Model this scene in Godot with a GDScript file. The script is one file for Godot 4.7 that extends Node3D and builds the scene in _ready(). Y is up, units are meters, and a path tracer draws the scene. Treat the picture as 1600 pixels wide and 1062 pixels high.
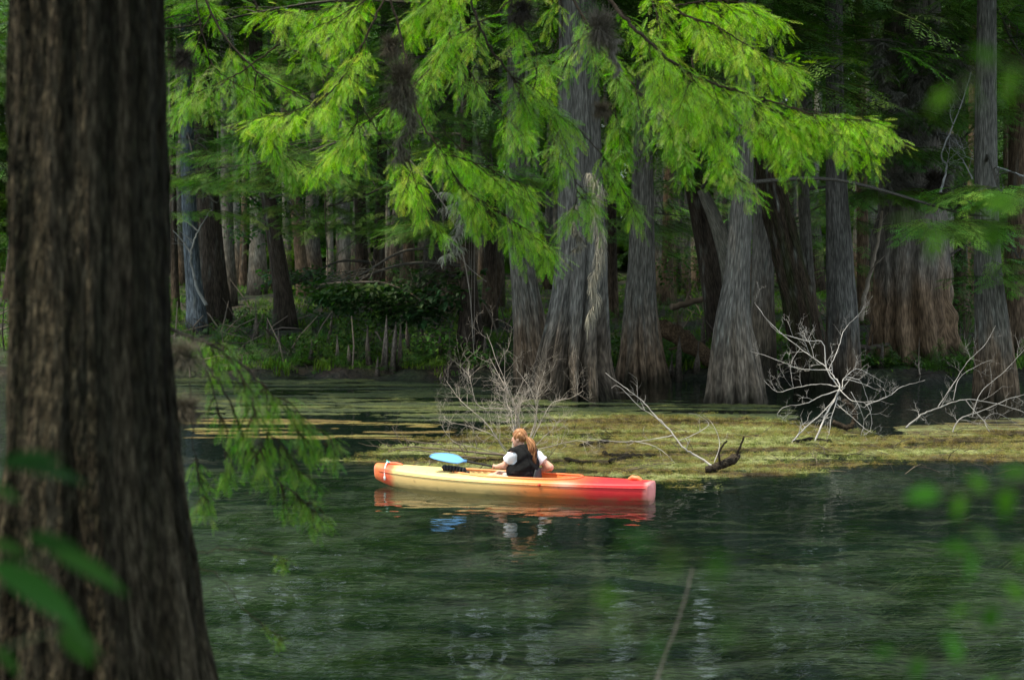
extends Node3D
# A river bend in a cypress swamp: kayak and paddler on clear water, algae mats, dead branches, flooded cypresses behind.

const FOC := 2600.0
var eye := Vector3(0, 3.5, 0)
var look := Basis(Vector3.RIGHT, deg_to_rad(-3.61))
var rng := RandomNumberGenerator.new()
var noise := FastNoiseLite.new()
var M := {}
var L := {}
var trees := []
var names := {}

# ---------------------------------------------------------------- mesh collector
class MB:
	var v := PackedVector3Array()
	var c := PackedColorArray()
	var uv := PackedVector2Array()
	var ix := PackedInt32Array()
	func vert(p: Vector3, col := Color.WHITE, t := Vector2.ZERO) -> int:
		v.append(p); c.append(col); uv.append(t)
		return v.size() - 1
	func tri(a: int, b: int, d: int) -> void:   # counter-clockwise seen from outside
		ix.append(a); ix.append(d); ix.append(b)
	func quad(a: int, b: int, d: int, e: int) -> void:
		tri(a, b, d); tri(a, d, e)
	func tube(pts: Array, rads: Array, sides: int, col := Color.WHITE, cap := true) -> void:
		var n := pts.size()
		var ref := Vector3.UP
		var t0: Vector3 = (pts[n - 1] - pts[0]).normalized()
		if absf(t0.y) > 0.8: ref = Vector3.RIGHT
		var first := v.size()
		var u := ref.cross(t0).normalized()
		var run := 0.0
		for i in n:
			var t: Vector3 = (pts[mini(i + 1, n - 1)] - pts[maxi(i - 1, 0)]).normalized()
			u = (u - t * u.dot(t)).normalized()
			var b := t.cross(u)
			if i > 0: run += (pts[i] - pts[i - 1]).length()
			for k in sides + 1:
				var a := TAU * k / sides
				var r: float = rads[i]
				vert(pts[i] + (u * cos(a) + b * sin(a)) * r, col, Vector2(float(k) / sides, run * 1.2))
		var w := sides + 1
		for i in n - 1:
			for k in sides:
				quad(first + i * w + k, first + i * w + k + 1, first + (i + 1) * w + k + 1, first + (i + 1) * w + k)
		if cap:
			for e in 2:
				var row: int = first + (n - 1) * w * e
				var m := vert(pts[(n - 1) * e], col, Vector2(0.5, 0.5))
				for k in sides:
					if e == 0: tri(m, row + k + 1, row + k)
					else: tri(m, row + k, row + k + 1)
	func box(p: Vector3, s: Vector3, col := Color.WHITE, b := Basis()) -> void:
		for ax in 3:
			for sg in [-1.0, 1.0]:
				var n := Vector3.ZERO; n[ax] = sg
				var e := Vector3.ZERO; e[(ax + 1) % 3] = 1
				var f := Vector3.ZERO; f[(ax + 2) % 3] = sg
				var q := []
				for k in [[-1, -1], [1, -1], [1, 1], [-1, 1]]:
					q.append(vert(p + b * ((n + e * k[0] + f * k[1]) * s * 0.5), col))
				quad(q[0], q[1], q[2], q[3])
	func mesh(smooth := true) -> ArrayMesh:
		var nn := PackedVector3Array()
		nn.resize(v.size())
		for i in range(0, ix.size(), 3):
			var a := ix[i]; var b := ix[i + 1]; var d := ix[i + 2]
			var q := (v[d] - v[a]).cross(v[b] - v[a])
			nn[a] += q; nn[b] += q; nn[d] += q
		if smooth:
			var at := {}
			for i in v.size():
				var k := Vector3i((v[i] * 20000.0).round())
				at[k] = at.get(k, Vector3.ZERO) + nn[i]
			for i in v.size():
				nn[i] = at[Vector3i((v[i] * 20000.0).round())]
		for i in nn.size():
			nn[i] = nn[i].normalized() if nn[i].length_squared() > 1e-24 else Vector3.UP
		var arr := []
		arr.resize(Mesh.ARRAY_MAX)
		arr[Mesh.ARRAY_VERTEX] = v
		arr[Mesh.ARRAY_NORMAL] = nn
		arr[Mesh.ARRAY_COLOR] = c
		arr[Mesh.ARRAY_TEX_UV] = uv
		arr[Mesh.ARRAY_INDEX] = ix
		var m := ArrayMesh.new()
		m.add_surface_from_arrays(Mesh.PRIMITIVE_TRIANGLES, arr)
		return m

# ---------------------------------------------------------------- naming and placing
func ray(px: float, py: float) -> Vector3:
	return look * Vector3((px - 800.0) / FOC, (531.0 - py) / FOC, -1.0)
func at(px: float, py: float, d: float) -> Vector3:       # the point d metres out over the river on that line of sight
	var r := ray(px, py)
	return eye + r * (d / -r.z)
func wat(px: float, py: float, y := 0.0) -> Vector3:      # the point of the water (or of height y) there
	var r := ray(px, py)
	return eye + r * ((y - eye.y) / r.y)
func numbered(s: String) -> String:
	names[s] = names.get(s, 0) + 1
	return s if names[s] == 1 else "%s_%03d" % [s, names[s] - 1]
func tag(o: Node3D, label: String, cat: String, group := "", kind := "") -> Node3D:
	if label: o.set_meta("label", label)
	if cat: o.set_meta("category", cat)
	if group: o.set_meta("group", group)
	if kind: o.set_meta("kind", kind)
	return o
func thing(called: String, label: String, cat: String, where := Vector3.ZERO, group := "") -> Node3D:
	var o := Node3D.new()
	o.name = numbered(called)
	add_child(o)
	o.position = where
	tag(o, label, cat, group)
	return o
func part(called: String, mesh: Mesh, mat: Material, parent: Node3D = null) -> MeshInstance3D:
	var o := MeshInstance3D.new()
	o.mesh = mesh
	o.material_override = mat
	if parent == null:
		o.name = numbered(called)
		add_child(o)
	else:
		o.name = called
		parent.add_child(o, true)
	return o
func many(called: String, mesh: Mesh, mat: Material, xf: Array, cols: Array, parent: Node3D = null) -> MultiMeshInstance3D:
	var mm := MultiMesh.new()
	mm.transform_format = MultiMesh.TRANSFORM_3D
	mm.use_colors = true
	mm.mesh = mesh
	mm.instance_count = xf.size()
	for i in xf.size():
		mm.set_instance_transform(i, xf[i])
		mm.set_instance_color(i, cols[i % cols.size()])
	var o := MultiMeshInstance3D.new()
	o.multimesh = mm
	o.material_override = mat
	o.set_meta("kind", "stuff")
	if parent == null:
		o.name = numbered(called)
		add_child(o)
	else:
		o.name = called
		parent.add_child(o, true)
	return o
func R(a: float, b: float) -> float: return rng.randf_range(a, b)
func rv() -> Vector3:
	while true:
		var p := Vector3(R(-1, 1), R(-1, 1), R(-1, 1))
		if p.length() < 1.0: return p
	return Vector3.ZERO
func n3(p: Vector3, f: float) -> float: return noise.get_noise_3d(p.x * f, p.y * f, p.z * f)
func curve(pts: Array, steps: int) -> Array:              # a smooth line through the points
	var out := []
	var n := pts.size()
	for i in n - 1:
		var a = pts[maxi(i - 1, 0)]; var b = pts[i]; var c = pts[i + 1]; var d = pts[mini(i + 2, n - 1)]
		for k in steps:
			var t := float(k) / steps
			out.append(b + (c - a) * 0.5 * t + (a - b * 2.5 + c * 2.0 - d * 0.5) * t * t + (b * 1.5 - a * 0.5 - c * 1.5 + d * 0.5) * t * t * t)
	out.append(pts[n - 1])
	return out
func taper(n: int, a: float, b: float, p := 1.0) -> Array:
	var out := []
	for i in n: out.append(lerpf(a, b, pow(float(i) / maxi(n - 1, 1), p)))
	return out
func aim(dir: Vector3, up := Vector3.UP) -> Basis:        # x along dir, y as near up as can be
	var x := dir.normalized()
	var z := x.cross(up)
	if z.length() < 0.01: z = x.cross(Vector3.RIGHT)
	z = z.normalized()
	return Basis(x, z.cross(x), z)

# ---------------------------------------------------------------- materials
func ntex(freq: float, a: Color, b: Color, size := 512, kind := 0, oct := 4, mid := 0.5) -> NoiseTexture2D:
	var f := FastNoiseLite.new()
	f.seed = 7 + int(freq * 1000)
	f.noise_type = FastNoiseLite.TYPE_SIMPLEX_SMOOTH
	f.frequency = freq
	f.fractal_octaves = oct
	f.fractal_type = FastNoiseLite.FRACTAL_RIDGED if kind == 1 else FastNoiseLite.FRACTAL_FBM
	var g := Gradient.new()
	g.offsets = PackedFloat32Array([0.0, mid, 1.0])
	g.colors = PackedColorArray([a, a.lerp(b, 0.5), b])
	var t := NoiseTexture2D.new()
	t.width = size; t.height = size
	t.seamless = true
	t.noise = f
	t.color_ramp = g
	return t
func std(name_: String, col: Color, rough := 0.8, vc := true) -> StandardMaterial3D:
	var m := StandardMaterial3D.new()
	m.resource_name = name_
	m.albedo_color = col
	m.roughness = rough
	m.vertex_color_use_as_albedo = vc
	m.metallic_specular = 0.4
	return m
func g(v: float) -> Color: return Color(v, v, v)
func bump(m: StandardMaterial3D, t: Texture2D, cm: float) -> void:
	m.heightmap_enabled = true
	m.heightmap_texture = t
	m.heightmap_scale = cm
func materials() -> void:
	noise.noise_type = FastNoiseLite.TYPE_SIMPLEX_SMOOTH
	noise.frequency = 1.0
	noise.fractal_octaves = 3
	noise.seed = 11
	var fib := ntex(0.035, g(0.42), g(1.0), 512, 0, 5, 0.5)
	var fibh := ntex(0.035, g(0.0), g(1.0), 512, 0, 5)
	var m := std("bark", Color.WHITE, 0.95)
	m.albedo_texture = fib
	bump(m, fibh, 2.2)
	m.metallic_specular = 0.2
	M.bark = m
	m = std("shaggy bark", Color.WHITE, 0.95)
	m.albedo_texture = ntex(0.04, g(0.38), g(1.0), 512, 0, 5, 0.55)
	bump(m, ntex(0.05, g(0.0), g(1.0), 512, 0, 5), 3.0)
	m.metallic_specular = 0.15
	M.nearbark = m
	M.twig = std("bare wood", Color.WHITE, 0.85)
	for e in [["leaf", 0.95, 0.55], ["lit_leaf", 1.0, 0.42], ["broad", 0.7, 0.6]]:
		m = std(e[0], Color.WHITE, e[2])
		m.backlight_enabled = true
		m.backlight = Color(0.8, 1.0, 0.35) * e[1]
		m.metallic_specular = 0.35
		if e[0] == "broad": m.metallic_specular = 0.18
		M[e[0]] = m
	M.moss = std("moss", Color.WHITE, 0.95)
	M.moss.backlight_enabled = true
	M.moss.backlight = Color(0.5, 0.5, 0.45)
	m = std("algae", Color.WHITE, 0.85)
	m.uv1_triplanar = true; m.uv1_world_triplanar = true
	m.uv1_scale = Vector3(0.9, 0.9, 1.6)
	m.albedo_texture = ntex(0.03, g(0.62), g(1.0), 512, 0, 5, 0.5)
	bump(m, ntex(0.03, g(0.0), g(1.0), 512, 0, 5), 3.0)
	M.algae = m
	m = std("ground", Color.WHITE, 0.95)
	m.uv1_triplanar = true; m.uv1_world_triplanar = true
	m.uv1_scale = Vector3(0.45, 0.45, 0.8)
	m.albedo_texture = ntex(0.02, g(0.4), g(1.0), 512, 0, 5, 0.5)
	bump(m, ntex(0.02, g(0.0), g(1.0), 512, 0, 5), 8.0)
	M.ground = m
	m = StandardMaterial3D.new()
	m.resource_name = "water"
	m.transparency = BaseMaterial3D.TRANSPARENCY_ALPHA
	m.albedo_color = Color(0.09, 0.17, 0.12, 0.2)
	m.roughness = 0.03
	m.metallic_specular = 0.31
	m.uv1_triplanar = false
	m.uv1_scale = Vector3(1, 1, 1)
	bump(m, ntex(0.0085, g(0.0), g(1.0), 1024, 0, 3), 0.72)
	M.water = m
	m = std("rotomoulded plastic", Color.WHITE, 0.42)
	bump(m, ntex(0.08, g(0.0), g(1.0), 256, 0, 3), 0.08)
	M.plastic = m
	M.skin = std("skin", Color.WHITE, 0.55)
	M.skin.subsurf_scatter_enabled = true
	M.skin.subsurf_scatter_strength = 0.15
	M.cloth = std("cloth", Color.WHITE, 0.9)
	M.cloth.metallic_specular = 0.2
	M.hair = std("hair", Color.WHITE, 0.45)
	M.blade = std("blade plastic", Color.WHITE, 0.35)
	M.rubber = std("rubber", Color.WHITE, 0.6)

# ---------------------------------------------------------------- smooth surfaces from a distance field (surface nets)
func nets(mb: MB, f: Callable, lo: Vector3, hi: Vector3, cell: float, paint: Callable) -> void:
	var n := Vector3i(((hi - lo) / cell).ceil()) + Vector3i.ONE * 2
	n = Vector3i((n.x + 3) / 4 * 4, (n.y + 3) / 4 * 4, (n.z + 3) / 4 * 4)
	var vals := PackedFloat32Array()
	vals.resize(n.x * n.y * n.z)
	vals.fill(1.0)
	var sy := n.x
	var sz := n.x * n.y
	for bz in range(0, n.z, 4):
		for by in range(0, n.y, 4):
			for bx in range(0, n.x, 4):
				var d: float = f.call(lo + Vector3(bx + 1.5, by + 1.5, bz + 1.5) * cell)
				var far := absf(d) > cell * 6.0
				for z in range(bz, bz + 4):
					for y in range(by, by + 4):
						for x in range(bx, bx + 4):
							vals[x + y * sy + z * sz] = d if far else f.call(lo + Vector3(x, y, z) * cell)
	var id := PackedInt32Array()
	id.resize(vals.size())
	id.fill(-1)
	var off := [0, 1, sy, sy + 1, sz, sz + 1, sz + sy, sz + sy + 1]
	var cor := [Vector3(0, 0, 0), Vector3(1, 0, 0), Vector3(0, 1, 0), Vector3(1, 1, 0), Vector3(0, 0, 1), Vector3(1, 0, 1), Vector3(0, 1, 1), Vector3(1, 1, 1)]
	var edges := [[0, 1], [2, 3], [4, 5], [6, 7], [0, 2], [1, 3], [4, 6], [5, 7], [0, 4], [1, 5], [2, 6], [3, 7]]
	for z in n.z - 1:
		for y in n.y - 1:
			for x in n.x - 1:
				var at0 := x + y * sy + z * sz
				var s := vals[at0] < 0.0
				if s == (vals[at0 + 1] < 0.0) and s == (vals[at0 + sy] < 0.0) and s == (vals[at0 + sy + 1] < 0.0) and s == (vals[at0 + sz] < 0.0) and s == (vals[at0 + sz + 1] < 0.0) and s == (vals[at0 + sz + sy] < 0.0) and s == (vals[at0 + sz + sy + 1] < 0.0):
					continue
				var sum := Vector3.ZERO
				var k := 0
				for e in edges:
					var a: float = vals[at0 + off[e[0]]]
					var b: float = vals[at0 + off[e[1]]]
					if (a < 0.0) != (b < 0.0):
						sum += cor[e[0]].lerp(cor[e[1]], a / (a - b))
						k += 1
				var p := lo + (Vector3(x, y, z) + sum / k) * cell
				id[at0] = mb.vert(p, paint.call(p))
	for z in range(1, n.z - 1):
		for y in range(1, n.y - 1):
			for x in range(1, n.x - 1):
				var i := x + y * sy + z * sz
				var s := vals[i] < 0.0
				for ax in 3:
					var st: int = [1, sy, sz][ax]
					if s == (vals[i + st] < 0.0): continue
					var p1: int = [sy, sz, 1][ax]
					var p2: int = [sz, 1, sy][ax]
					var q := [id[i - p1 - p2], id[i - p2], id[i], id[i - p1]]
					if q.min() < 0: continue
					if s: mb.quad(q[0], q[1], q[2], q[3])
					else: mb.quad(q[3], q[2], q[1], q[0])
func smin(a: float, b: float, k: float) -> float:
	var h := maxf(k - absf(a - b), 0.0) / k
	return minf(a, b) - h * h * k * 0.25
func cap(p: Vector3, a: Vector3, b: Vector3, ra: float, rb: float) -> float:
	var ab := b - a
	var t := clampf((p - a).dot(ab) / ab.length_squared(), 0.0, 1.0)
	return (p - a - ab * t).length() - lerpf(ra, rb, t)
func ell(p: Vector3, c: Vector3, r: Vector3, b := Basis()) -> float:
	var q := b.inverse() * (p - c)
	var k := (q / r).length()
	return (k - 1.0) * minf(r.x, minf(r.y, r.z)) if k < 1.0 else (q.length() * (1.0 - 1.0 / k))
# ---------------------------------------------------------------- foliage shapes
func leaf_tri(mb: MB, a: Vector3, dir: Vector3, side: Vector3, l: float, w: float, col: Color) -> void:
	var i := mb.vert(a, col)
	var j := mb.vert(a + dir * l * 0.45 + side * w, col)
	var k := mb.vert(a + dir * l, col)
	var m := mb.vert(a + dir * l * 0.45 - side * w, col)
	mb.quad(i, j, k, m)
func spray_mesh(sd: int, pairs: int) -> ArrayMesh:         # one feathery cypress leaf, one unit long, along +x
	var r := RandomNumberGenerator.new()
	r.seed = sd
	var mb := MB.new()
	for i in pairs:
		var t := (i + 0.7) / pairs
		var p := Vector3(t, -0.12 * t * t, r.randf_range(-0.01, 0.01))
		var l := 0.30 * sin(PI * (0.12 + 0.80 * t)) * r.randf_range(0.8, 1.15)
		for s in [-1.0, 1.0]:
			var dir := Vector3(0.55 + 0.3 * t, r.randf_range(-0.28, 0.08), s).normalized()
			leaf_tri(mb, p, dir, Vector3(0.75, 0.15, -0.55 * s).normalized(), l, 0.0145, Color(1, 1, 1).lerp(Color(1.25, 1.0, 0.6), r.randf() * r.randf()))
	leaf_tri(mb, Vector3(0.93, -0.11, 0), Vector3(1, -0.2, 0).normalized(), Vector3(0, 0, 1), 0.13, 0.03, Color.WHITE)
	leaf_tri(mb, Vector3.ZERO, Vector3(1, -0.11, 0).normalized(), Vector3(0, 0.3, 1), 1.0, 0.012, Color(0.8, 0.7, 0.5))
	return mb.mesh(false)
func bough_mesh(sd: int, sprays: int, pairs: int, wide: float) -> ArrayMesh:   # a spreading branchlet of many sprays, one unit long
	var r := RandomNumberGenerator.new()
	r.seed = sd
	var mb := MB.new()
	mb.tube([Vector3.ZERO, Vector3(0.5, -0.03, 0), Vector3(1, -0.16, 0)], [0.012, 0.008, 0.003], 3, Color(0.5, 0.4, 0.3), false)
	for i in sprays:
		var t := 0.12 + 0.88 * float(i) / (sprays - 1)
		var o := Vector3(t, -0.16 * t * t, 0)
		var s := -1.0 if i % 2 else 1.0
		var dir := Vector3(0.8, r.randf_range(-0.5, 0.05), s * (1.0 - 0.7 * t) * r.randf_range(0.8, 1.2)).normalized()
		var ln := wide * (1.05 - 0.45 * t) * r.randf_range(0.75, 1.2)
		var sd2 := dir.cross(Vector3.UP).normalized()
		for k in pairs:
			var q := (k + 0.6) / pairs
			var p := o + dir * ln * q + Vector3.DOWN * 0.10 * q * q * ln
			var ll := 0.30 * ln * sin(PI * (0.15 + 0.75 * q))
			for e in [-1.0, 1.0]:
				var ld: Vector3 = (dir * 0.7 + sd2 * e + Vector3(0, r.randf_range(-0.45, 0.15), 0)).normalized()
				var a := mb.vert(p, Color.WHITE)
				var b := mb.vert(p + dir * ll * 0.34 + ld * ll * 0.3, Color.WHITE)
				var c := mb.vert(p + ld * ll, Color.WHITE)
				mb.tri(a, b, c)
	return mb.mesh(false)
func broad_mesh(sd: int, n: int, size: float) -> ArrayMesh:   # a loose bunch of broad leaves in a unit ball
	var r := RandomNumberGenerator.new()
	r.seed = sd
	var mb := MB.new()
	for i in n:
		var o := Vector3(r.randf_range(-1, 1), r.randf_range(-0.8, 0.8), r.randf_range(-1, 1)) * 0.6
		var a := r.randf() * TAU
		var dir := Vector3(cos(a), r.randf_range(-0.7, 0.2), sin(a)).normalized()
		var sd2 := dir.cross(Vector3.UP).normalized()
		var l := size * r.randf_range(0.7, 1.3)
		var i0 := mb.vert(o)
		var q := []
		for e in [[0.3, 0.22], [0.62, 0.2]]:
			q.append(mb.vert(o + dir * l * e[0] + sd2 * l * e[1] + Vector3(0, 0.03 * l, 0)))
			q.append(mb.vert(o + dir * l * e[0] - sd2 * l * e[1] + Vector3(0, 0.03 * l, 0)))
		var tip := mb.vert(o + dir * l + Vector3(0, -0.08 * l, 0))
		mb.tri(i0, q[0], q[1]); mb.quad(q[0], q[2], q[3], q[1]); mb.tri(q[2], tip, q[3])
	return mb.mesh(false)
func grass_mesh(sd: int, n: int, spread: float, lean: float) -> ArrayMesh:
	var r := RandomNumberGenerator.new()
	r.seed = sd
	var mb := MB.new()
	for i in n:
		var o := Vector3(r.randf_range(-1, 1), 0, r.randf_range(-1, 1)) * spread
		var a := r.randf() * TAU
		var d := Vector3(cos(a), 0, sin(a)) * lean * r.randf_range(0.3, 1.2)
		var h := r.randf_range(0.5, 1.0)
		var s := Vector3(-sin(a), 0, cos(a)) * 0.022
		var i0 := mb.vert(o - s); var i1 := mb.vert(o + s)
		var m0 := mb.vert(o + d * 0.4 * h + Vector3(0, h * 0.65, 0) - s * 0.8); var m1 := mb.vert(o + d * 0.4 * h + Vector3(0, h * 0.65, 0) + s * 0.8)
		var t := mb.vert(o + d * h + Vector3(0, h * (1.0 - 0.3 * lean), 0))
		mb.quad(i0, i1, m1, m0); mb.tri(m0, m1, t)
	return mb.mesh(false)
func moss_mesh(sd: int, strands: int, wide: float, up: float) -> ArrayMesh:    # hanging hair of Spanish moss, one unit long, top at the origin
	var r := RandomNumberGenerator.new()
	r.seed = sd
	var mb := MB.new()
	var mids := []
	for i in 9: mids.append(Vector2(r.randf_range(-1, 1), r.randf_range(-1, 1)) * wide * 0.8)
	for i in strands:
		var a := r.randf() * TAU
		var t := pow(r.randf(), 1.25) if up == 0.0 else r.randf()
		var m: Vector2 = mids[int(t * 8.0)]
		m = m.lerp(mids[int(t * 8.0) + 1], fmod(t * 8.0, 1.0))
		var fat := wide * sqrt(r.randf()) * (1.0 - 0.75 * t) * (0.65 + 0.35 * sin(t * 9.0 + sd) * sin(t * 31.0))
		var p := Vector3(cos(a) * fat + m.x, -t * 0.93, sin(a) * fat + m.y) if up == 0.0 else Vector3(r.randf_range(-1, 1), r.randf_range(-1, 1), r.randf_range(-1, 1)) * 0.22
		var l := r.randf_range(0.06, 0.15) if up == 0.0 else r.randf_range(0.25, 0.6)
		var d := (Vector3(cos(a), -0.6, sin(a)) * 0.6 + Vector3(r.randf_range(-1, 1), r.randf_range(-1, 0.4), r.randf_range(-1, 1))).normalized()
		if up > 0.0: d = (p * 4.0 + Vector3(r.randf_range(-1, 1), r.randf_range(-0.8, 0.8), r.randf_range(-1, 1))).normalized()
		var col := Color(1, 1, 1) * r.randf_range(0.55, 1.2)
		col.a = 1
		var w := Vector3(sin(a), 0, -cos(a)) * (r.randf_range(0.006, 0.013) if up == 0.0 else r.randf_range(0.007, 0.016))
		var last := -1
		for k in 5:
			var e := w * (1.0 - k * 0.2)
			var q0 := mb.vert(p - e, col)
			mb.vert(p + e, col)
			if last >= 0: mb.quad(last, last + 1, q0 + 1, q0)
			last = q0
			p += d * l * 0.3
			d = (d + Vector3(r.randf_range(-1, 1), -0.5 if up == 0.0 else -0.22, r.randf_range(-1, 1)) * 0.55).normalized()
	return mb.mesh(false)
func leaf_shapes() -> void:
	L.spray = [spray_mesh(1, 11), spray_mesh(2, 10), spray_mesh(3, 12)]
	L.bough = [bough_mesh(4, 11, 6, 0.42), bough_mesh(5, 12, 6, 0.38), bough_mesh(6, 10, 7, 0.46)]
	L.broad = [broad_mesh(7, 16, 0.42), broad_mesh(8, 18, 0.36)]
	L.fine = [broad_mesh(9, 46, 0.2)]
	L.grass = [grass_mesh(10, 16, 0.35, 0.6), grass_mesh(11, 14, 0.45, 0.8)]
	L.moss = [moss_mesh(12, 1100, 0.20, 0.0), moss_mesh(13, 1300, 0.5, 0.35)]
func green(k: float, base := Color(0.055, 0.125, 0.022)) -> Color:
	var v := k * R(0.5, 1.45)
	var y := R(-0.2, 0.45)
	return Color(base.r * v * (1.0 + y), base.g * v, base.b * v * (1.0 - y * 0.6))
# ---------------------------------------------------------------- trees
const GREY := Color(0.21, 0.20, 0.168)
const BLUE := Color(0.205, 0.198, 0.175)
const BROWN := Color(0.225, 0.16, 0.105)
const DARK := Color(0.075, 0.06, 0.045)
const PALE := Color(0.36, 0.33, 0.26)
func trunk_mesh(pts: Array, rad: Array, sides: int, o: Dictionary) -> ArrayMesh:
	# pts run upwards from below the ground; flutes (grooves that run down the buttress) fade out with height
	var mb := MB.new()
	var n := pts.size()
	var fl: int = o.get("flutes", 7)
	var amp: float = o.get("amp", 0.25)
	var h0: float = o.get("h0", 1.3)
	var up: Color = o.get("tone", GREY)
	var low: Color = o.get("low", BROWN)
	var mark: float = o.get("mark", 1.5)
	var sd: float = o.get("seed", 0.0)
	var rough: float = o.get("rough", 0.03)
	var run := 0.0
	var rep := maxi(1, int(round(TAU * rad[n / 2] / o.get("tile", 0.5))))
	for i in n:
		if i: run += (pts[i] - pts[i - 1]).length()
		var t: Vector3 = (pts[mini(i + 1, n - 1)] - pts[maxi(i - 1, 0)]).normalized()
		var u := Vector3.RIGHT - t * t.x
		u = u.normalized()
		var b := t.cross(u)
		var h: float = pts[i].y
		var e := exp(-maxf(h, 0.0) / h0)
		for k in sides + 1:
			var a := TAU * (k % sides) / sides
			var cs := Vector3(cos(a), sin(a), 0)
			var w := noise.get_noise_3d(cs.x * 0.6 + sd, cs.y * 0.6, h * 0.12) * 1.6
			var ph := a * fl * 0.5 + w * 2.2 + sd
			var groove := pow(absf(sin(ph)), 0.85)
			var ph2 := a * (fl * 1.7) * 0.5 + w * 3.0
			groove = groove * 0.75 + 0.25 * pow(absf(sin(ph2)), 0.6)
			var r: float = rad[i] * (1.0 + amp * (e + 0.10) * (groove - 0.84))
			r *= 1.0 + rough * noise.get_noise_3d(cs.x * 2.2 + sd, cs.y * 2.2, h * 0.8) + rough * 0.6 * noise.get_noise_3d(cs.x * 6.0 + sd, cs.y * 6.0, h * 1.2)
			if o.has("furrow"): r -= o.furrow * rad[i] * pow(absf(noise.get_noise_3d(cs.x * 7.0 + sd, cs.y * 7.0, h * 0.55)) * 2.0 + 0.02, 0.5)
			if o.has("lumps"): r *= 1.0 + o.lumps * noise.get_noise_3d(cs.x * 1.1 + sd, cs.y * 1.1, h * 0.9)
			var m := smoothstep(mark - 0.7, mark + 0.7, h + 0.9 * noise.get_noise_3d(cs.x * 1.5, cs.y * 1.5 + sd, h * 0.35))
			var q := 0.5 + 0.5 * noise.get_noise_3d(cs.x * 3.0 + sd, cs.y * 3.0, h * 0.5)
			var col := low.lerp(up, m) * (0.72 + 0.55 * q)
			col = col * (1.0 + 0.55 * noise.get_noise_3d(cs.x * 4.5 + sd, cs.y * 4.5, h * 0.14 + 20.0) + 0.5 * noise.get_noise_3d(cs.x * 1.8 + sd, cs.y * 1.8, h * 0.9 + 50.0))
			var spot := noise.get_noise_3d(cs.x * 4.0, cs.y * 4.0 + sd, h * 1.6)
			if spot > 0.30 and m > 0.4 and not o.has("stripes"): col = col.lerp(Color(0.33, 0.34, 0.29), (spot - 0.30) * 2.5)
			if o.has("stripes"): col = col.lerp(o.stripes, 0.85 * smoothstep(0.02, 0.32, noise.get_noise_3d(cs.x * 2.2 + 3.0, cs.y * 2.2, h * 0.30) + 0.35 * noise.get_noise_3d(cs.x * 9.0, cs.y * 9.0, h * 1.4)))
			if o.has("green"): col = col.lerp(Color(0.05, 0.08, 0.025), o.green * smoothstep(0.0, 0.5, noise.get_noise_3d(cs.x * 1.2 + 7.0, cs.y * 1.2, h * 0.4) + 0.15))
			col = col.lerp(Color(0.03, 0.03, 0.02), 0.75 * smoothstep(0.42, 0.10, h + 0.25 * noise.get_noise_2d(a * 2.0, sd)) * o.get("wet", 1.0))
			col.a = 1.0
			mb.vert(pts[i] + (u * cs.x + b * cs.y) * r, col, Vector2(float(k) / sides * rep, run / o.get("grain", 6.0)))
	for i in n - 1:
		for k in sides:
			var q0 := i * (sides + 1) + k
			mb.quad(q0, q0 + 1, q0 + sides + 2, q0 + sides + 1)
	return mb.mesh()
func tree(called: String, label: String, d: float, st: Array, o := {}) -> Node3D:
	var bs = st[st.size() - 1]
	var base := at(bs[0], bs[1], d)
	var t := thing(called, label, o.get("cat", "tree"), base, o.get("group", ""))
	var k := d / FOC
	var ps := [Vector3(0, -0.6, 0)]
	var rs := [bs[2] * 0.5 * k * 1.06]
	for i in range(st.size() - 1, -1, -1):
		ps.append(at(st[i][0], st[i][1], d) - base)
		rs.append(st[i][2] * 0.5 * k)
	var n := ps.size()
	var dir: Vector3 = (ps[n - 1] - ps[n - 2]).normalized()
	var top: float = o.get("top", 17.0)
	var p: Vector3 = ps[n - 1]
	var r0: float = rs[n - 1]
	var y0 := p.y
	var grow: float = maxf((ps[n - 1] - ps[n - 2]).length(), 0.05)
	while p.y < top:
		grow = minf(grow * 1.5, 3.0)
		var st2 := minf(grow, top - p.y + 0.1)
		dir = dir.lerp(Vector3.UP, 0.3).normalized()
		p += dir * st2
		ps.append(p)
		rs.append(maxf(r0 * (1.0 - 0.6 * (p.y - y0) / 20.0), 0.03))
	var steps: int = o.get("steps", 6)
	t.set_meta("pts", ps)
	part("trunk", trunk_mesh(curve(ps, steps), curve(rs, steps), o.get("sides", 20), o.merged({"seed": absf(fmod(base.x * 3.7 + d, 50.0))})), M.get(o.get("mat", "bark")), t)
	trees.append({"node": t, "px": bs[0], "d": d, "ps": ps, "base": base})
	if o.has("crown"):
		var c = o.crown     # [height of the middle, radius, half height, boughs, tone]
		var mid := Vector3(p.x * c[0] / top, c[0], p.z * c[0] / top)
		for i in 5:
			var a := TAU * i / 5.0 + R(0, 1)
			var h: float = c[0] + R(-0.7, 0.5) * c[2]
			var s := Vector3(p.x * h / top, h, p.z * h / top)
			var lb := MB.new()
			var q: Vector3 = Vector3(cos(a), R(0.05, 0.35), sin(a)) * c[1] * 0.75
			lb.tube(curve([s, s + q * 0.5 + Vector3(0, 0.3, 0), s + q], 4), taper(9, 0.07, 0.02), 5, GREY * 0.8, false)
			part("limb", lb.mesh(), M.bark, t)
		crown(t, mid, Vector3(c[1], c[2], c[1]), c[3], c[4] if c.size() > 4 else 1.0, c[5] if c.size() > 5 else 1.3)
	return t
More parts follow.
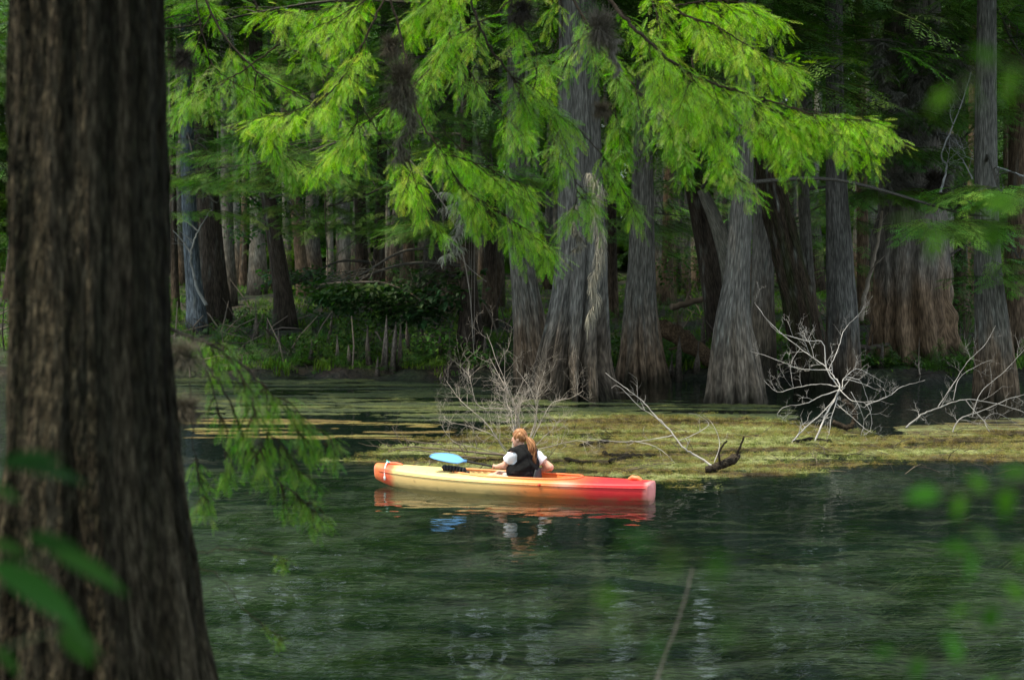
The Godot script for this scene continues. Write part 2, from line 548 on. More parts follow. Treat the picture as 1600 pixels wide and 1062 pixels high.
func crown(t: Node3D, mid: Vector3, r: Vector3, n: int, tone: float, size: float, called := "crown", base := Color(0.055, 0.125, 0.022)) -> void:
	# boughs spread through the volume in uneven clumps, so that gaps stay between them
	var xs := [[], [], []]
	var cs := []
	var clumps := []
	for i in maxi(5, n / 28): clumps.append(rv() * r)
	for i in n:
		var cl: Vector3 = clumps[rng.randi() % clumps.size()]
		var p: Vector3 = cl + rv() * r * 0.34
		var out := Vector3(p.x, 0, p.z).normalized().rotated(Vector3.UP, R(-0.9, 0.9))
		var b := aim(out + Vector3(0, R(-0.45, 0.2), 0), (Vector3.UP + rv() * 0.35).normalized())
		xs[i % 3].append(Transform3D(b.scaled(Vector3.ONE * size * R(0.6, 1.25)), mid + p))
	for i in 60: cs.append(green(tone, base))
	for k in 3:
		if xs[k].size(): many(called, L.bough[k], M.leaf, xs[k], cs, t)
func limb_cluster(px: float, py: float, d: float, rx: float, ry: float, n: int, tone := 1.0, o := {}) -> void:
	# a low limb of the nearest tree, with layered foliage round its end
	var c := at(px, py, d)
	var best = null
	var score := 1e9
	for t in trees:
		var ps = t.ps
		var e: Vector3 = t.base - c
		var s := absf(e.x) + 1.5 * absf(e.z)
		if s < score: score = s; best = t
	var node: Node3D = best.node
	var loc: Vector3 = c - best.base
	var s0 := Vector3.ZERO
	for i in range(1, best.ps.size()):
		if best.ps[i].y > loc.y + 0.6 or i == best.ps.size() - 1:
			var a: Vector3 = best.ps[i - 1]; var b: Vector3 = best.ps[i]
			s0 = a.lerp(b, clampf((loc.y + 0.6 - a.y) / maxf(b.y - a.y, 0.01), 0, 1))
			break
	var lb := MB.new()
	var pts := curve([s0, s0.lerp(loc, 0.5) + Vector3(R(-0.2, 0.2), 0.35, R(-0.2, 0.2)), loc, loc + (loc - s0).normalized() * rx * 0.8], 6)
	lb.tube(pts, taper(pts.size(), 0.05, 0.012), 5, GREY * 0.9, false)
	for i in 7:
		var p: Vector3 = loc + rv() * Vector3(rx, ry, rx) * 0.8
		var q: Vector3 = pts[rng.randi_range(8, pts.size() - 2)]
		lb.tube(curve([q, q.lerp(p, 0.5) + Vector3(0, 0.2, 0), p], 4), taper(9, 0.018, 0.005), 4, GREY, false)
	part("limb", lb.mesh(), M.bark, node)
	var xs := [[], [], []]
	var layers := []
	for i in maxi(2, int(ry * 4.0)): layers.append(R(-1, 1))
	var kind: String = o.get("leaf", "bough")
	for i in n:
		var q := rv()
		q.y = layers[rng.randi() % layers.size()] + R(-0.12, 0.12)
		var p: Vector3 = loc + q * Vector3(rx, ry, rx)
		var out := Vector3(q.x + signf(loc.x - s0.x) * 0.5, 0, q.z + 0.3).normalized().rotated(Vector3.UP, R(-0.8, 0.8))
		var b := aim(out + Vector3(0, R(-0.4, 0.1), 0), (Vector3.UP + rv() * 0.3).normalized())
		var k := i % (L[kind] as Array).size()
		xs[k].append(Transform3D(b.scaled(Vector3.ONE * o.get("size", 0.75) * R(0.6, 1.25)), p))
	var cs := []
	for i in 50: cs.append(green(tone, o.get("base", Color(0.055, 0.125, 0.022))))
	for k in 3:
		if xs[k].size(): many("low_foliage", L[kind][k], M.leaf, xs[k], cs, node)
# ---------------------------------------------------------------- ground and water
func shore(x: float) -> float: return 40.4 + 1.8 * noise.get_noise_2d(x * 0.14, 3.0) + 1.1 * noise.get_noise_2d(x * 0.5, 9.0) + 0.35 * noise.get_noise_2d(x * 1.9, 5.0)
func ground(x: float, d: float) -> float:
	var s := shore(x)
	var bump0 := 0.10 * noise.get_noise_2d(x * 0.5, d * 0.5) + 0.05 * noise.get_noise_2d(x * 1.7, d * 1.7)
	if d > s:
		var e := d - s
		return 0.22 * smoothstep(0.0, 0.5, e) - 0.02 + e * 0.032 - maxf(e - 30.0, 0.0) * 0.020 + bump0 * (0.3 + minf(e * 0.3, 1.0))
	var near := 10.0
	if d < near:
		return lerpf(-0.55, 1.9, smoothstep(near, 3.0, d)) + bump0
	return -minf(1.3, minf(0.04 + 0.28 * (s - d), 0.55 + 0.22 * (d - near))) + bump0 * 1.2
func build_ground() -> void:
	var ds := []
	var d := -12.0
	while d < 240.0:
		ds.append(d)
		d += 0.35 if d > 36.0 and d < 46.0 else 0.6 if d > 2.0 and d < 60.0 else 2.5 if d < 110.0 else 12.0
	var xs := []
	var x := -160.0
	while x <= 160.0:
		xs.append(x)
		x += 0.55 if absf(x) < 16.0 else 2.0 if absf(x) < 45.0 else 12.0
	var mb := MB.new()
	for dd in ds:
		for xx in xs:
			var y := ground(xx, dd)
			var q := clampf(0.5 + 0.9 * noise.get_noise_2d(xx * 0.35, dd * 0.9) + 0.4 * noise.get_noise_2d(xx * 1.2, dd * 2.5), 0.0, 1.0)
			var col: Color
			if y < 0.0 and dd > 8.0:
				col = Color(0.016, 0.038, 0.017).lerp(Color(0.052, 0.09, 0.034), q)
				if dd > 34.0: col = col.lerp(Color(0.03, 0.028, 0.02), 0.7)
			else:
				col = Color(0.045, 0.034, 0.022).lerp(Color(0.05, 0.07, 0.02), smoothstep(0.35, 0.8, q))
			mb.vert(Vector3(xx, y, -dd), col)
	var w := xs.size()
	for i in ds.size() - 1:
		for k in w - 1:
			var q0 := i * w + k
			mb.quad(q0, q0 + 1, q0 + w + 1, q0 + w)
	part("ground", mb.mesh(), M.ground).set_meta("kind", "structure")
	mb = MB.new()
	var ws := [Vector3(-80, 0, -3), Vector3(80, 0, -3), Vector3(80, 0, -43.5), Vector3(-80, 0, -43.5)]
	for p in ws: mb.vert(p, Color.WHITE, Vector2(p.x / 9.0, p.z / 6.0))
	mb.quad(0, 1, 2, 3)
	part("water", mb.mesh(false), M.water).set_meta("kind", "structure")
func eelgrass() -> void:
	var mb := MB.new()
	for i in 7:
		var p := Vector3(R(-0.1, 0.1), 0, R(-0.12, 0.12))
		var h := R(0.06, 0.22)
		var l := R(0.6, 1.0)
		var last := -1
		for k in 6:
			var t := k / 5.0
			var q := p + Vector3(l * t, h * sin(minf(t * 2.0, 1.0) * PI * 0.5), 0.06 * sin(t * 4.0 + i))
			var a := mb.vert(q + Vector3(0, 0.004, 0.016 * (1.05 - t)))
			mb.vert(q - Vector3(0, 0.004, 0.016 * (1.05 - t)))
			if last >= 0: mb.quad(last, last + 1, a + 1, a)
			last = a
	var xs := []
	var cs := []
	while xs.size() < 2600:
		var d := 10.5 + 22.0 * pow(rng.randf(), 1.4)
		var x := R(-0.36, 0.36) * d
		var q := noise.get_noise_2d(x * 0.35 + 40.0, d * 1.1) + 0.5 * noise.get_noise_2d(x * 1.2, d * 3.1 + 90.0)
		if q + R(-0.25, 0.25) < 0.10: continue
		xs.append(Transform3D(Basis(Vector3.UP, R(-0.22, 0.22)).scaled(Vector3.ONE * R(0.4, 1.0)), Vector3(x, ground(x, d), -d)))
	for i in 40:
		cs.append(Color(0.032, 0.056, 0.03).lerp(Color(0.085, 0.11, 0.05), pow(rng.randf(), 1.8)))
	tag(many("eelgrass", mb.mesh(false), M.broad, xs, cs), "green eelgrass streaming under the clear river water", "water plant", "", "stuff")
func inside(poly: PackedVector2Array, p: Vector2) -> float:      # distance to the edge, positive inside
	var best := 1e9
	var n := poly.size()
	for i in n:
		var q := Geometry2D.get_closest_point_to_segment(p, poly[i], poly[(i + 1) % n])
		best = minf(best, q.distance_squared_to(p))
	return sqrt(best) * (1.0 if Geometry2D.is_point_in_polygon(p, poly) else -1.0)
func mat(called: String, label: String, px: Array, cell: float, holes: float, bias: float, stretch: float, palette: Array, off := 0.0, clumps := 0) -> void:
	var poly := PackedVector2Array()
	for q in px:
		var w := wat(q[0], q[1])
		poly.append(Vector2(w.x, w.z))
	var lo := poly[0]
	var hi := poly[0]
	for p in poly: lo = lo.min(p); hi = hi.max(p)
	lo -= Vector2(0.6, 0.6); hi += Vector2(0.6, 0.6)
	var nx := int((hi.x - lo.x) / cell) + 1
	var nz := int((hi.y - lo.y) / cell) + 1
	var f := PackedFloat32Array()
	f.resize(nx * nz)
	var keep := []
	for j in nz:
		for i in nx:
			var p := lo + Vector2(i, j) * cell
			var e := inside(poly, p)
			var q := noise.get_noise_2d(p.x * 0.55 / stretch + off, p.y * 1.3 + off) + 0.45 * noise.get_noise_2d(p.x * 2.1 / stretch + off, p.y * 4.2) + 0.22 * noise.get_noise_2d(p.x * 7.0 / stretch, p.y * 10.0 + off)
			f[i + j * nx] = clampf(e * 1.4, -2.0, 0.42) + q * holes + bias
	var mb := MB.new()
	var ids := {}
	var point := func(i: int, j: int, ax: int) -> int:       # a grid corner (ax 0) or where the rim crosses the edge to the next corner
		var k := (i + j * nx) * 3 + ax
		if not ids.has(k):
			var p := lo + Vector2(i, j) * cell
			var y := 0.004
			if ax:
				var a: float = f[i + j * nx]
				var b: float = f[i + 1 + j * nx] if ax == 1 else f[i + (j + 1) * nx]
				p += (Vector2(1, 0) if ax == 1 else Vector2(0, 1)) * cell * a / (a - b)
			else:
				var h := minf(f[i + j * nx] * 1.5, 1.0)
				y += h * (0.012 + 0.034 * maxf(0.0, noise.get_noise_2d(p.x * 3.2, p.y * 5.0) + 0.2) + 0.022 * maxf(0.0, noise.get_noise_2d(p.x * 11.0, p.y * 15.0)))
			var t := 0.5 + 0.5 * noise.get_noise_2d(p.x * 0.5 / stretch + 31.0 + off, p.y * 1.2 + off) + 0.25 * noise.get_noise_2d(p.x * 3.5, p.y * 8.0)
			t = clampf((t - 0.5) * 2.3 + 0.5, 0.0, 0.999) * (palette.size() - 1)
			var c: Color = (palette[int(t)] as Color).lerp(palette[int(t) + 1], fmod(t, 1.0))
			c = c * (0.8 + 0.4 * (0.5 + 0.5 * noise.get_noise_2d(p.x * 9.0, p.y * 14.0)))
			c.a = 1.0
			ids[k] = mb.vert(Vector3(p.x, y, p.y), c)
		return ids[k]
	for j in nz - 1:
		for i in nx - 1:
			var s := [f[i + j * nx] > 0.0, f[i + 1 + j * nx] > 0.0, f[i + 1 + (j + 1) * nx] > 0.0, f[i + (j + 1) * nx] > 0.0]
			var cs := [[i, j, 0], [i + 1, j, 0], [i + 1, j + 1, 0], [i, j + 1, 0]]
			var es := [[i, j, 1], [i + 1, j, 2], [i, j + 1, 1], [i, j, 2]]
			var ring := []
			for k in 4:
				if s[k]: ring.append(cs[k])
				if s[k] != s[(k + 1) % 4]: ring.append(es[k])
			if ring.size() < 3: continue
			var q := []
			for e in ring: q.append(point.call(e[0], e[1], e[2]))
			for k in range(1, q.size() - 1): mb.tri(q[0], q[k + 1], q[k])
	var o := part(called, mb.mesh(), M.algae)
	tag(o, label, "algae", "", "stuff")
	if clumps:
		var xs := []
		var cl := []
		for k in clumps:
			var i := rng.randi() % mb.v.size()
			var p: Vector3 = mb.v[i] + Vector3(R(-0.5, 0.5) * cell, 0.006, R(-0.5, 0.5) * cell)
			xs.append(Transform3D(Basis.from_euler(Vector3(R(-0.5, 0.5), R(0, TAU), R(-0.5, 0.5))).scaled(Vector3.ONE * R(0.03, 0.10)), p))
			cl.append((mb.c[i] * R(0.75, 1.5)))
			cl[k].a = 1.0
		many("duckweed_leaf", L.fine[0], M.broad, xs, cl, o)
# ---------------------------------------------------------------- dead wood, knees, moss, overhanging branches
const BONE := Color(0.38, 0.355, 0.32)
func twigs(mb: MB, p: Vector3, dir: Vector3, len: float, rad: float, depth: int, curl: float, col: Color) -> void:
	# one bare stem that bends as it goes and forks into thinner ones
	var n := 7
	var pts := [p]
	var bend := rv() * curl + Vector3(0, curl * 0.5, 0)
	var d := dir.normalized()
	for i in n:
		d = (d + bend * 0.16 + rv() * 0.10).normalized()
		p += d * len / n
		pts.append(p)
		if p.y < 0.02: d.y = absf(d.y) * 0.5; p.y = 0.02
		if depth > 0 and i > 0 and rng.randf() < 0.55:
			var side := d.cross(rv()).normalized()
			twigs(mb, p, d * 0.7 + side * 0.8, len * R(0.35, 0.65), rad * 0.6, depth - 1, curl, col)
	var v0 := mb.v.size()
	mb.tube(pts, taper(n + 1, rad, rad * 0.35), 5, col * R(0.65, 1.1))
	for i in range(v0, mb.v.size()): mb.c[i] = mb.c[i] * (0.85 + 0.5 * n3(mb.v[i], 9.0))
func bare_branch(called: String, label: String, d: float, limbs: Array, o := {}) -> Node3D:
	# limbs: [[[px, py, further off by], ...], thickness at the foot, at the tip, side twigs]
	var f = limbs[0][0][0]
	var base := at(f[0], f[1], d + f[2])
	var t := thing(called, label, o.get("cat", "dead branch"), base, o.get("group", ""))
	var col: Color = o.get("tone", BONE)
	var first = null
	for lm in limbs:
		var mb := MB.new()
		var pts := []
		for q in lm[0]: pts.append(at(q[0], q[1], d + q[2]) - base)
		pts = curve(pts, 6)
		var th: float = o.get("thin", 1.0)
		for i in pts.size(): pts[i] += rv() * lm[1] * 0.35
		mb.tube(pts, taper(pts.size(), lm[1] * th, lm[2] * th, 0.8), 7, col * R(0.8, 1.05))
		for i in mb.v.size(): mb.c[i] = mb.c[i] * (0.85 + 0.55 * n3(mb.v[i], 5.0) + 0.4 * n3(mb.v[i], 17.0))
		for i in int(lm[3] * o.get("more", 1.0)):
			var k := rng.randi_range(3, pts.size() - 2)
			var dir: Vector3 = (pts[k + 1] - pts[k]).normalized()
			twigs(mb, pts[k], dir * 0.6 + dir.cross(rv()).normalized() * 0.9, R(0.25, 0.8) * o.get("long", 1.0), lerpf(lm[1], lm[2], float(k) / pts.size()) * 0.45 * th, o.get("forks", 1), o.get("curl", 0.8), col)
		part("limb", mb.mesh(), M.bark if o.get("cat", "") == "log" else M.twig, t)
	return t
func moss_clump(label: String, px: float, py: float, d: float, len: float, wide: float, kind := 0, tone := Color(0.16, 0.15, 0.105), cat := "moss") -> void:
	var o := part("moss_strand" if kind == 0 else "moss_clump", L.moss[kind], M.moss)
	var p := at(px, py, d)
	o.transform = Transform3D(Basis(Vector3.UP, R(0, TAU)).scaled(Vector3(wide, len, wide)), p)
	var m: StandardMaterial3D = M.moss.duplicate()
	m.albedo_color = tone.linear_to_srgb()
	o.material_override = m
	tag(o, label, cat, "clumps of hanging moss" if kind == 0 else "air plants on the branches")
func knee_mesh(sd: int, knob: float) -> ArrayMesh:
	var r := RandomNumberGenerator.new()
	r.seed = sd
	var pts := []
	var rad := []
	for i in 12:
		var t := i / 11.0
		pts.append(Vector3(0.05 * sin(t * 3.0 + sd), -0.15 + 1.15 * t, 0.05 * cos(t * 2.3 + sd)))
		var w := 0.15 * pow(1.0 - t, 2.2) + 0.07 * (1.0 - 0.45 * t) + knob * 0.03 * sin(t * 9.0 + sd)
		rad.append(w if i < 10 else w * (0.8 if i == 10 else 0.15))
	return trunk_mesh(curve(pts, 2), curve(rad, 2), 12, {"flutes": 4, "amp": 0.3, "h0": 0.8, "tone": Color(0.27, 0.23, 0.185), "low": Color(0.12, 0.095, 0.07), "mark": 0.5, "seed": sd * 3.1, "rough": 0.08, "tile": 0.5, "grain": 1.6})
func knee(px: float, py: float, d: float, h: float, label: String) -> void:
	var o := part("cypress_knee", L.knees[rng.randi() % L.knees.size()], M.bark)
	var p := at(px, py, d)
	var y := ground(p.x, d)
	p.y = y - 0.03
	var w := R(0.6, 0.9) * (0.55 + 0.35 * h)
	o.transform = Transform3D((Basis(Vector3.FORWARD, R(-0.08, 0.08)) * Basis(Vector3.UP, R(0, TAU))).scaled(Vector3(w, h, w)), p)
	tag(o, label, "cypress knee", "cypress knees on the far bank")
func leafy_branch(label: String, d: float, lines: Array, o := {}) -> void:
	# lines: [[[px, py, further off by], ...], foot radius, from which share of its length leaves grow, twig length]
	var f = lines[0][0][0]
	var base := at(f[0], f[1], d + f[2])
	var t := thing("cypress_branch", label, "branch", base, "cypress branches hanging over the river")
	var xs := [[], [], []]
	var size: float = o.get("size", 0.135)
	var dens: float = o.get("density", 1.0) * 1.6
	for ln in lines:
		var mb := MB.new()
		var pts := []
		for q in ln[0]: pts.append(at(q[0], q[1], d + q[2]) - base)
		pts = curve(pts, 10)
		for i in pts.size(): pts[i] += rv() * 0.012
		mb.tube(pts, taper(pts.size(), ln[1], 0.003), 6, o.get("bark", Color(0.13, 0.105, 0.075)), false)
		var total := 0.0
		for i in pts.size() - 1: total += (pts[i + 1] - pts[i]).length()
		var nsub := int(total * 5.9 * dens) + 2
		var runs := []
		var sd := rng.randf() * 100.0
		for i in nsub:
			var u: float = lerpf(ln[2], 1.0, (i + rng.randf()) / nsub)
			if rng.randf() < 0.16 or noise.get_noise_2d(u * total * 1.6 + sd, sd) < -0.13: continue
			var k := mini(int(u * (pts.size() - 1)), pts.size() - 2)
			var p: Vector3 = (pts[k] as Vector3).lerp(pts[k + 1], fmod(u * (pts.size() - 1), 1.0))
			var dir: Vector3 = (pts[k + 1] - pts[k]).normalized()
			var side := dir.cross(Vector3.UP).normalized() * (1.0 if i % 2 else -1.0)
			var l: float = ln[3] * R(0.45, 1.35) * (1.15 - 0.6 * u)
			var td := (dir * R(0.5, 0.9) + side * R(0.3, 1.1) + Vector3(0, R(-0.55, 0.25), 0)).normalized()
			var tp := [p]
			for s in 7:
				td = (td + Vector3(0, -o.get("droop", 0.10), 0) + rv() * 0.16).normalized()
				p += td * l / 7.0
				tp.append(p)
			mb.tube(tp, taper(8, 0.005, 0.0018), 3, Color(0.15, 0.125, 0.07), false)
			runs.append([tp, l])
		runs.append([pts.slice(int(pts.size() * 0.8)), total * 0.2])
		for rn in runs:
			var tp: Array = rn[0]
			var ntw := int(rn[1] / size * 3.6 * o.get("fill", 1.0)) + 2
			for i in ntw:
				var w := (i + 0.6) / ntw
				var kk := mini(int(w * (tp.size() - 1)), tp.size() - 2)
				var q: Vector3 = (tp[kk] as Vector3).lerp(tp[kk + 1], w * (tp.size() - 1) - kk)
				var qd: Vector3 = (tp[kk + 1] - tp[kk]).normalized()
				var qs := qd.cross((Vector3.UP + rv() * 0.8).normalized()).normalized() * (1.0 if i % 2 else -1.0)
				var wd := (qd * 0.7 + qs * R(0.4, 1.0) + Vector3(0, R(-0.5, 0.15), 0)).normalized()
				if i == ntw - 1: wd = qd
				var wl: float = size * R(0.9, 1.9) * (1.15 - 0.5 * w)
				var wp := [q, q + wd * wl * 0.5, q + (wd + Vector3(0, -0.3, 0)).normalized() * wl]
				mb.tube(wp, [0.002, 0.0015, 0.001], 3, Color(0.16, 0.15, 0.06), false)
				var ns := rng.randi_range(3, 6)
				for s in ns:
					var e := (s + 0.8) / ns
					var sp: Vector3 = (wp[0] as Vector3).lerp(wp[1], e * 2.0) if e < 0.5 else (wp[1] as Vector3).lerp(wp[2], e * 2.0 - 1.0)
					var ss := wd.cross(Vector3.UP + rv() * 0.5).normalized() * (1.0 if s % 2 else -1.0)
					var ld := (wd * 0.8 + ss * R(0.4, 1.1) + Vector3(0, R(-0.75, 0.1) - o.get("hang", 0.05), 0)).normalized()
					if s == ns - 1: ld = (wd + Vector3(0, -0.3, 0)).normalized()
					xs[rng.randi() % 3].append(Transform3D(aim(ld, (Vector3.UP + rv() * 0.6).normalized()).scaled(Vector3.ONE * size * R(0.5, 1.15) * (1.1 - 0.35 * w)), sp))
		part("limb", mb.mesh(), M.bark, t)
	var cs := []
	var base_c: Color = o.get("tone", Color(0.12, 0.225, 0.028))
	for i in 80: cs.append(green(1.75, base_c))
	for k in 3: many("foliage", L.spray[k], M.lit_leaf, xs[k], cs, t)
func big_leaf(r: float, bent: float) -> ArrayMesh:          # one broad leaf along +x, unit length
	var mb := MB.new()
	var last := -1
	for i in 9:
		var t := i / 8.0
		var w := r * pow(sin(PI * pow(t, 0.8)), 0.85)
		var y := -bent * t * t
		var a := mb.vert(Vector3(t, y + w * 0.25, w))
		mb.vert(Vector3(t, y, 0)); mb.vert(Vector3(t, y + w * 0.25, -w))
		if last >= 0:
			mb.quad(last, a, a + 1, last + 1); mb.quad(last + 1, a + 1, a + 2, last + 2)
		last = a
	return mb.mesh()
func broad_plant(called: String, label: String, d: float, stems: Array, leaf: float, tone: Color, o := {}) -> void:
	# stems: [[[px, py, further off by], ...] , leaves]; or with a third entry, the pixel ends of its leaves
	var f = stems[0][0][0]
	var base := at(f[0], f[1], d + f[2])
	var t := thing(called, label, o.get("cat", "plant"), base, o.get("group", ""))
	var shapes := [big_leaf(o.get("wide", 0.22), 0.25), big_leaf(o.get("wide", 0.22) * 0.85, 0.45)]
	var mats := []
	for i in 4:
		var m: StandardMaterial3D = M.broad.duplicate()
		m.albedo_color = green(1.0, tone).linear_to_srgb()
		mats.append(m)
	for e in o.get("leaves", []):
		var a := at(e[0], e[1], d + e[4]) - base
		var b := at(e[2], e[3], d + e[5]) - base
		var lf := part("leaf", shapes[0], mats[rng.randi() % 4], t)
		lf.transform = Transform3D(aim(b - a, (Vector3.UP * 0.8 + Vector3(0, 0, e[6])).normalized()).scaled(Vector3.ONE * (b - a).length()), a)
	for sm in stems:
		var pts := []
		for q in sm[0]: pts.append(at(q[0], q[1], d + q[2]) - base)
		pts = curve(pts, 6)
		var mb := MB.new()
		mb.tube(pts, taper(pts.size(), o.get("stem", 0.005), 0.0015), 5, Color(0.09, 0.10, 0.04), false)
		part("stem", mb.mesh(), M.twig, t)
		for i in int(sm[1]):
			var u := 1.0 - 0.85 * float(i) / maxf(sm[1], 1)
			var k := clampi(int(u * (pts.size() - 1)), 0, pts.size() - 2)
			var dir: Vector3 = (pts[k + 1] - pts[k]).normalized()
			var side := dir.cross(Vector3.FORWARD + rv() * 0.5).normalized() * (1.0 if i % 2 else -1.0)
			var ld := dir if i == 0 else (dir * 0.6 + side + Vector3(0, R(-0.4, 0.1), 0)).normalized()
			var lf := part("leaf", shapes[i % 2], mats[rng.randi() % 4], t)
			lf.transform = Transform3D(aim(ld, (Vector3.UP + rv() * 0.6 + Vector3(0, 0, 0.5)).normalized()).scaled(Vector3.ONE * leaf * R(0.7, 1.2)), pts[k] if i else pts[pts.size() - 1])
# ---------------------------------------------------------------- the kayak, the paddler and the paddle (x to the bow, y up, z to the paddler's right)
const HALF := 2.035
const CX := -0.05
func beam(s: float) -> float:
	var w := 0.36 * (pow(maxf(1.0 - pow(s, 2.3), 0.0), 0.62) * 0.88 + 0.12) if s > 0.0 else 0.36 * (1.0 - 0.50 * pow(-s, 2.6))
	return w
func sheer(s: float) -> float: return 0.205 + (0.055 * pow(s, 2.0) if s > 0.0 else 0.012 * pow(s, 2.0))
func keel(s: float) -> float:
	return -0.11 + 0.20 * pow(maxf(s - 0.45, 0.0) / 0.55, 2.2) if s > 0.0 else -0.11 + 0.05 * pow(maxf(-s - 0.6, 0.0) / 0.4, 2.0)
func tip(s: float) -> float:
	var a := 0.972 if s > 0.0 else 0.984
	var e := clampf((absf(s) - a) / (1.0 - a), 0.0, 1.0)
	return sqrt(maxf(1.0 - e * e, 0.0))
func pit(x: float, z: float) -> float: return pow(absf((x - CX) / 0.97), 2.8) + pow(absf(z) / (0.265 if x < 0.3 else 0.265 - 0.12 * (x - 0.3)), 2.6)
func hull_color(p: Vector3) -> Color:
	var s := p.x / HALF
	var red := Color(0.66, 0.035, 0.04)
	var orange := Color(0.80, 0.22, 0.06)
	var yellow := Color(0.79, 0.55, 0.22)
	s += 0.03 * noise.get_noise_3d(p.x * 2.0, p.y * 8.0, p.z * 4.0)
	var c := red.lerp(orange, smoothstep(-0.70, -0.25, s)).lerp(yellow, smoothstep(-0.30, 0.12, s))
	c = c.lerp(Color(0.74, 0.13, 0.06), smoothstep(0.79, 0.85, s)).lerp(orange, 0.6 * smoothstep(0.88, 0.95, s))
	var scuff := smoothstep(-0.945, -0.985, s) * 0.34 + smoothstep(0.97, 1.0, s) * 0.15
	scuff += 0.28 * smoothstep(0.12, 0.0, absf(s + 0.44)) * smoothstep(0.06, 0.02, absf(p.y - 0.175))
	c = c.lerp(Color(0.80, 0.62, 0.55), clampf(scuff, 0, 0.7))
	c *= 0.93 + 0.14 * (0.5 + 0.5 * noise.get_noise_3d(p.x * 5.0, p.y * 9.0, p.z * 9.0))
	c = c.lerp(Color(0.22, 0.17, 0.08), 0.45 * smoothstep(0.075, 0.0, p.y + 0.03 * noise.get_noise_2d(p.x * 5.0, p.z * 3.0)) * smoothstep(-0.3, 0.3, noise.get_noise_3d(p.x * 3.0, p.y * 12.0, 4.0)))
	var mark := noise.get_noise_3d(p.x * 14.0, p.y * 60.0, p.z * 30.0)
	if mark > 0.52: c = c.lerp(Color(0.25, 0.14, 0.06), 0.5)
	c.a = 1.0
	return c
func deck_y(x: float, v: float) -> float:
	var s := x / HALF
	var crown0 := 0.055 * (1.0 - v * v) * (1.25 if s > 0.4 else 0.8)
	return sheer(s) + crown0 * (1.0 - 0.4 * absf(s))
func kayak() -> Node3D:
	var t := thing("kayak", "red and yellow plastic kayak carrying the paddler on the river", "kayak", Vector3(-0.03, 0, -22.6))
	var fx := Vector3(-0.939, 0, -0.344)
	t.basis = Basis(fx, Vector3.UP, fx.cross(Vector3.UP))
	var mb := MB.new()
	var ns := 150
	var nd := 44
	var nb := 34
	var w := nd + nb
	for i in ns + 1:
		var u := float(i) / ns
		var s := -cos(u * PI) * 0.5 + (u * 2.0 - 1.0) * 0.5
		var x := s * HALF
		var e := maxf(tip(s), 0.02)
		var b := beam(s)
		var top := sheer(s)
		var k := keel(s)
		var midy := lerpf(k, top, 0.62)
		for j in w:
			var p: Vector3
			if j < nd:
				var v := -1.0 + 2.0 * j / nd
				v = v * (1.0 - 0.25 * (1.0 - absf(v)))
				var y := deck_y(x, v) - 0.018 * pow(absf(v), 14.0)
				var z := b * v
				var q := pit(x, z)
				y = lerpf(y, -0.02 + 0.03 * pow(absf(v) * 1.4, 2.0), smoothstep(1.0, 0.80, q))
				p = Vector3(x, y, z)
			else:
				var a := PI * float(j - nd) / nb
				var ca := cos(a)
				var z := b * signf(ca) * pow(absf(ca), 0.5) * (1.0 + 0.03 * sin(a))
				var y := (top - 0.018) - (top - 0.018 - k) * pow(sin(a), 0.85)
				if s < -0.9: z *= 1.0 + 0.05 * sin(y * 90.0) * smoothstep(0.05, -0.05, y)
				p = Vector3(x, y, z)
			p.y = midy + (p.y - midy) * lerpf(e, 1.0, 0.25 if s < 0 else 0.0)
			p.z *= e
			mb.vert(p, hull_color(p))
	for i in ns:
		for j in w:
			var a := i * w + j
			var b2 := i * w + (j + 1) % w
			mb.quad(a, b2, b2 + w, a + w)
	for e in 2:
		var row: int = e * ns * w
		var c := Vector3.ZERO
		for j in w: c += mb.v[row + j]
		var m := mb.vert(c / w, hull_color(c / w))
		for j in w:
			if e: mb.tri(m, row + j, row + (j + 1) % w)
			else: mb.tri(m, row + (j + 1) % w, row + j)
	part("hull", mb.mesh(), M.plastic, t)
	# moulded seam along both sides
	for sd in [-1.0, 1.0]:
		mb = MB.new()
		var sp := []
		for i in 61:
			var x := lerpf(-1.97, 1.90, i / 60.0)
			sp.append(Vector3(x, sheer(x / HALF) - 0.045, sd * (beam(x / HALF) + 0.001)))
		mb.tube(sp, taper(61, 0.0075, 0.0075), 6)
		for i in mb.v.size(): mb.c[i] = hull_color(mb.v[i]) * 0.85
		part("seam", mb.mesh(), M.plastic, t)
	# raised rim round the cockpit
	mb = MB.new()
	var rim := []
	for i in 73:
		var a := TAU * i / 72.0
		var z := 0.275 * signf(sin(a)) * pow(absf(sin(a)), 0.77)
		var x := CX + 0.985 * signf(cos(a)) * pow(absf(cos(a)), 0.71)
		if x > 0.3: z *= 1.0 - 0.45 * (x - 0.3)
		rim.append(Vector3(x, deck_y(x, z / beam(x / HALF)) + 0.008, z))
	mb.tube(rim, taper(73, 0.016, 0.016), 8, Color(0.80, 0.17, 0.05), false)
	for i in mb.v.size(): mb.c[i] = Color(0.78, 0.16, 0.05).lerp(hull_color(mb.v[i]), 0.35)
	part("cockpit_rim", mb.mesh(), M.plastic, t)
	# black padded grip across the front of the cockpit
	mb = MB.new()
	mb.tube([Vector3(0.93, 0.29, -0.16), Vector3(0.92, 0.30, -0.15), Vector3(0.70, 0.28, -0.12), Vector3(0.62, 0.27, -0.11), Vector3(0.60, 0.268, -0.11)], [0.025, 0.042, 0.044, 0.042, 0.025], 12, Color(0.018, 0.018, 0.02))
	for k in 7: mb.tube([Vector3(0.90 - k * 0.045, 0.30 - k * 0.0045, -0.148), Vector3(0.885 - k * 0.045, 0.299 - k * 0.0045, -0.146)], [0.048, 0.048], 12, Color(0.03, 0.03, 0.032))
	mb.box(Vector3(0.58, 0.235, -0.11), Vector3(0.05, 0.05, 0.05), Color(0.02, 0.02, 0.02))
	part("deck_pad", mb.mesh(), M.rubber, t)
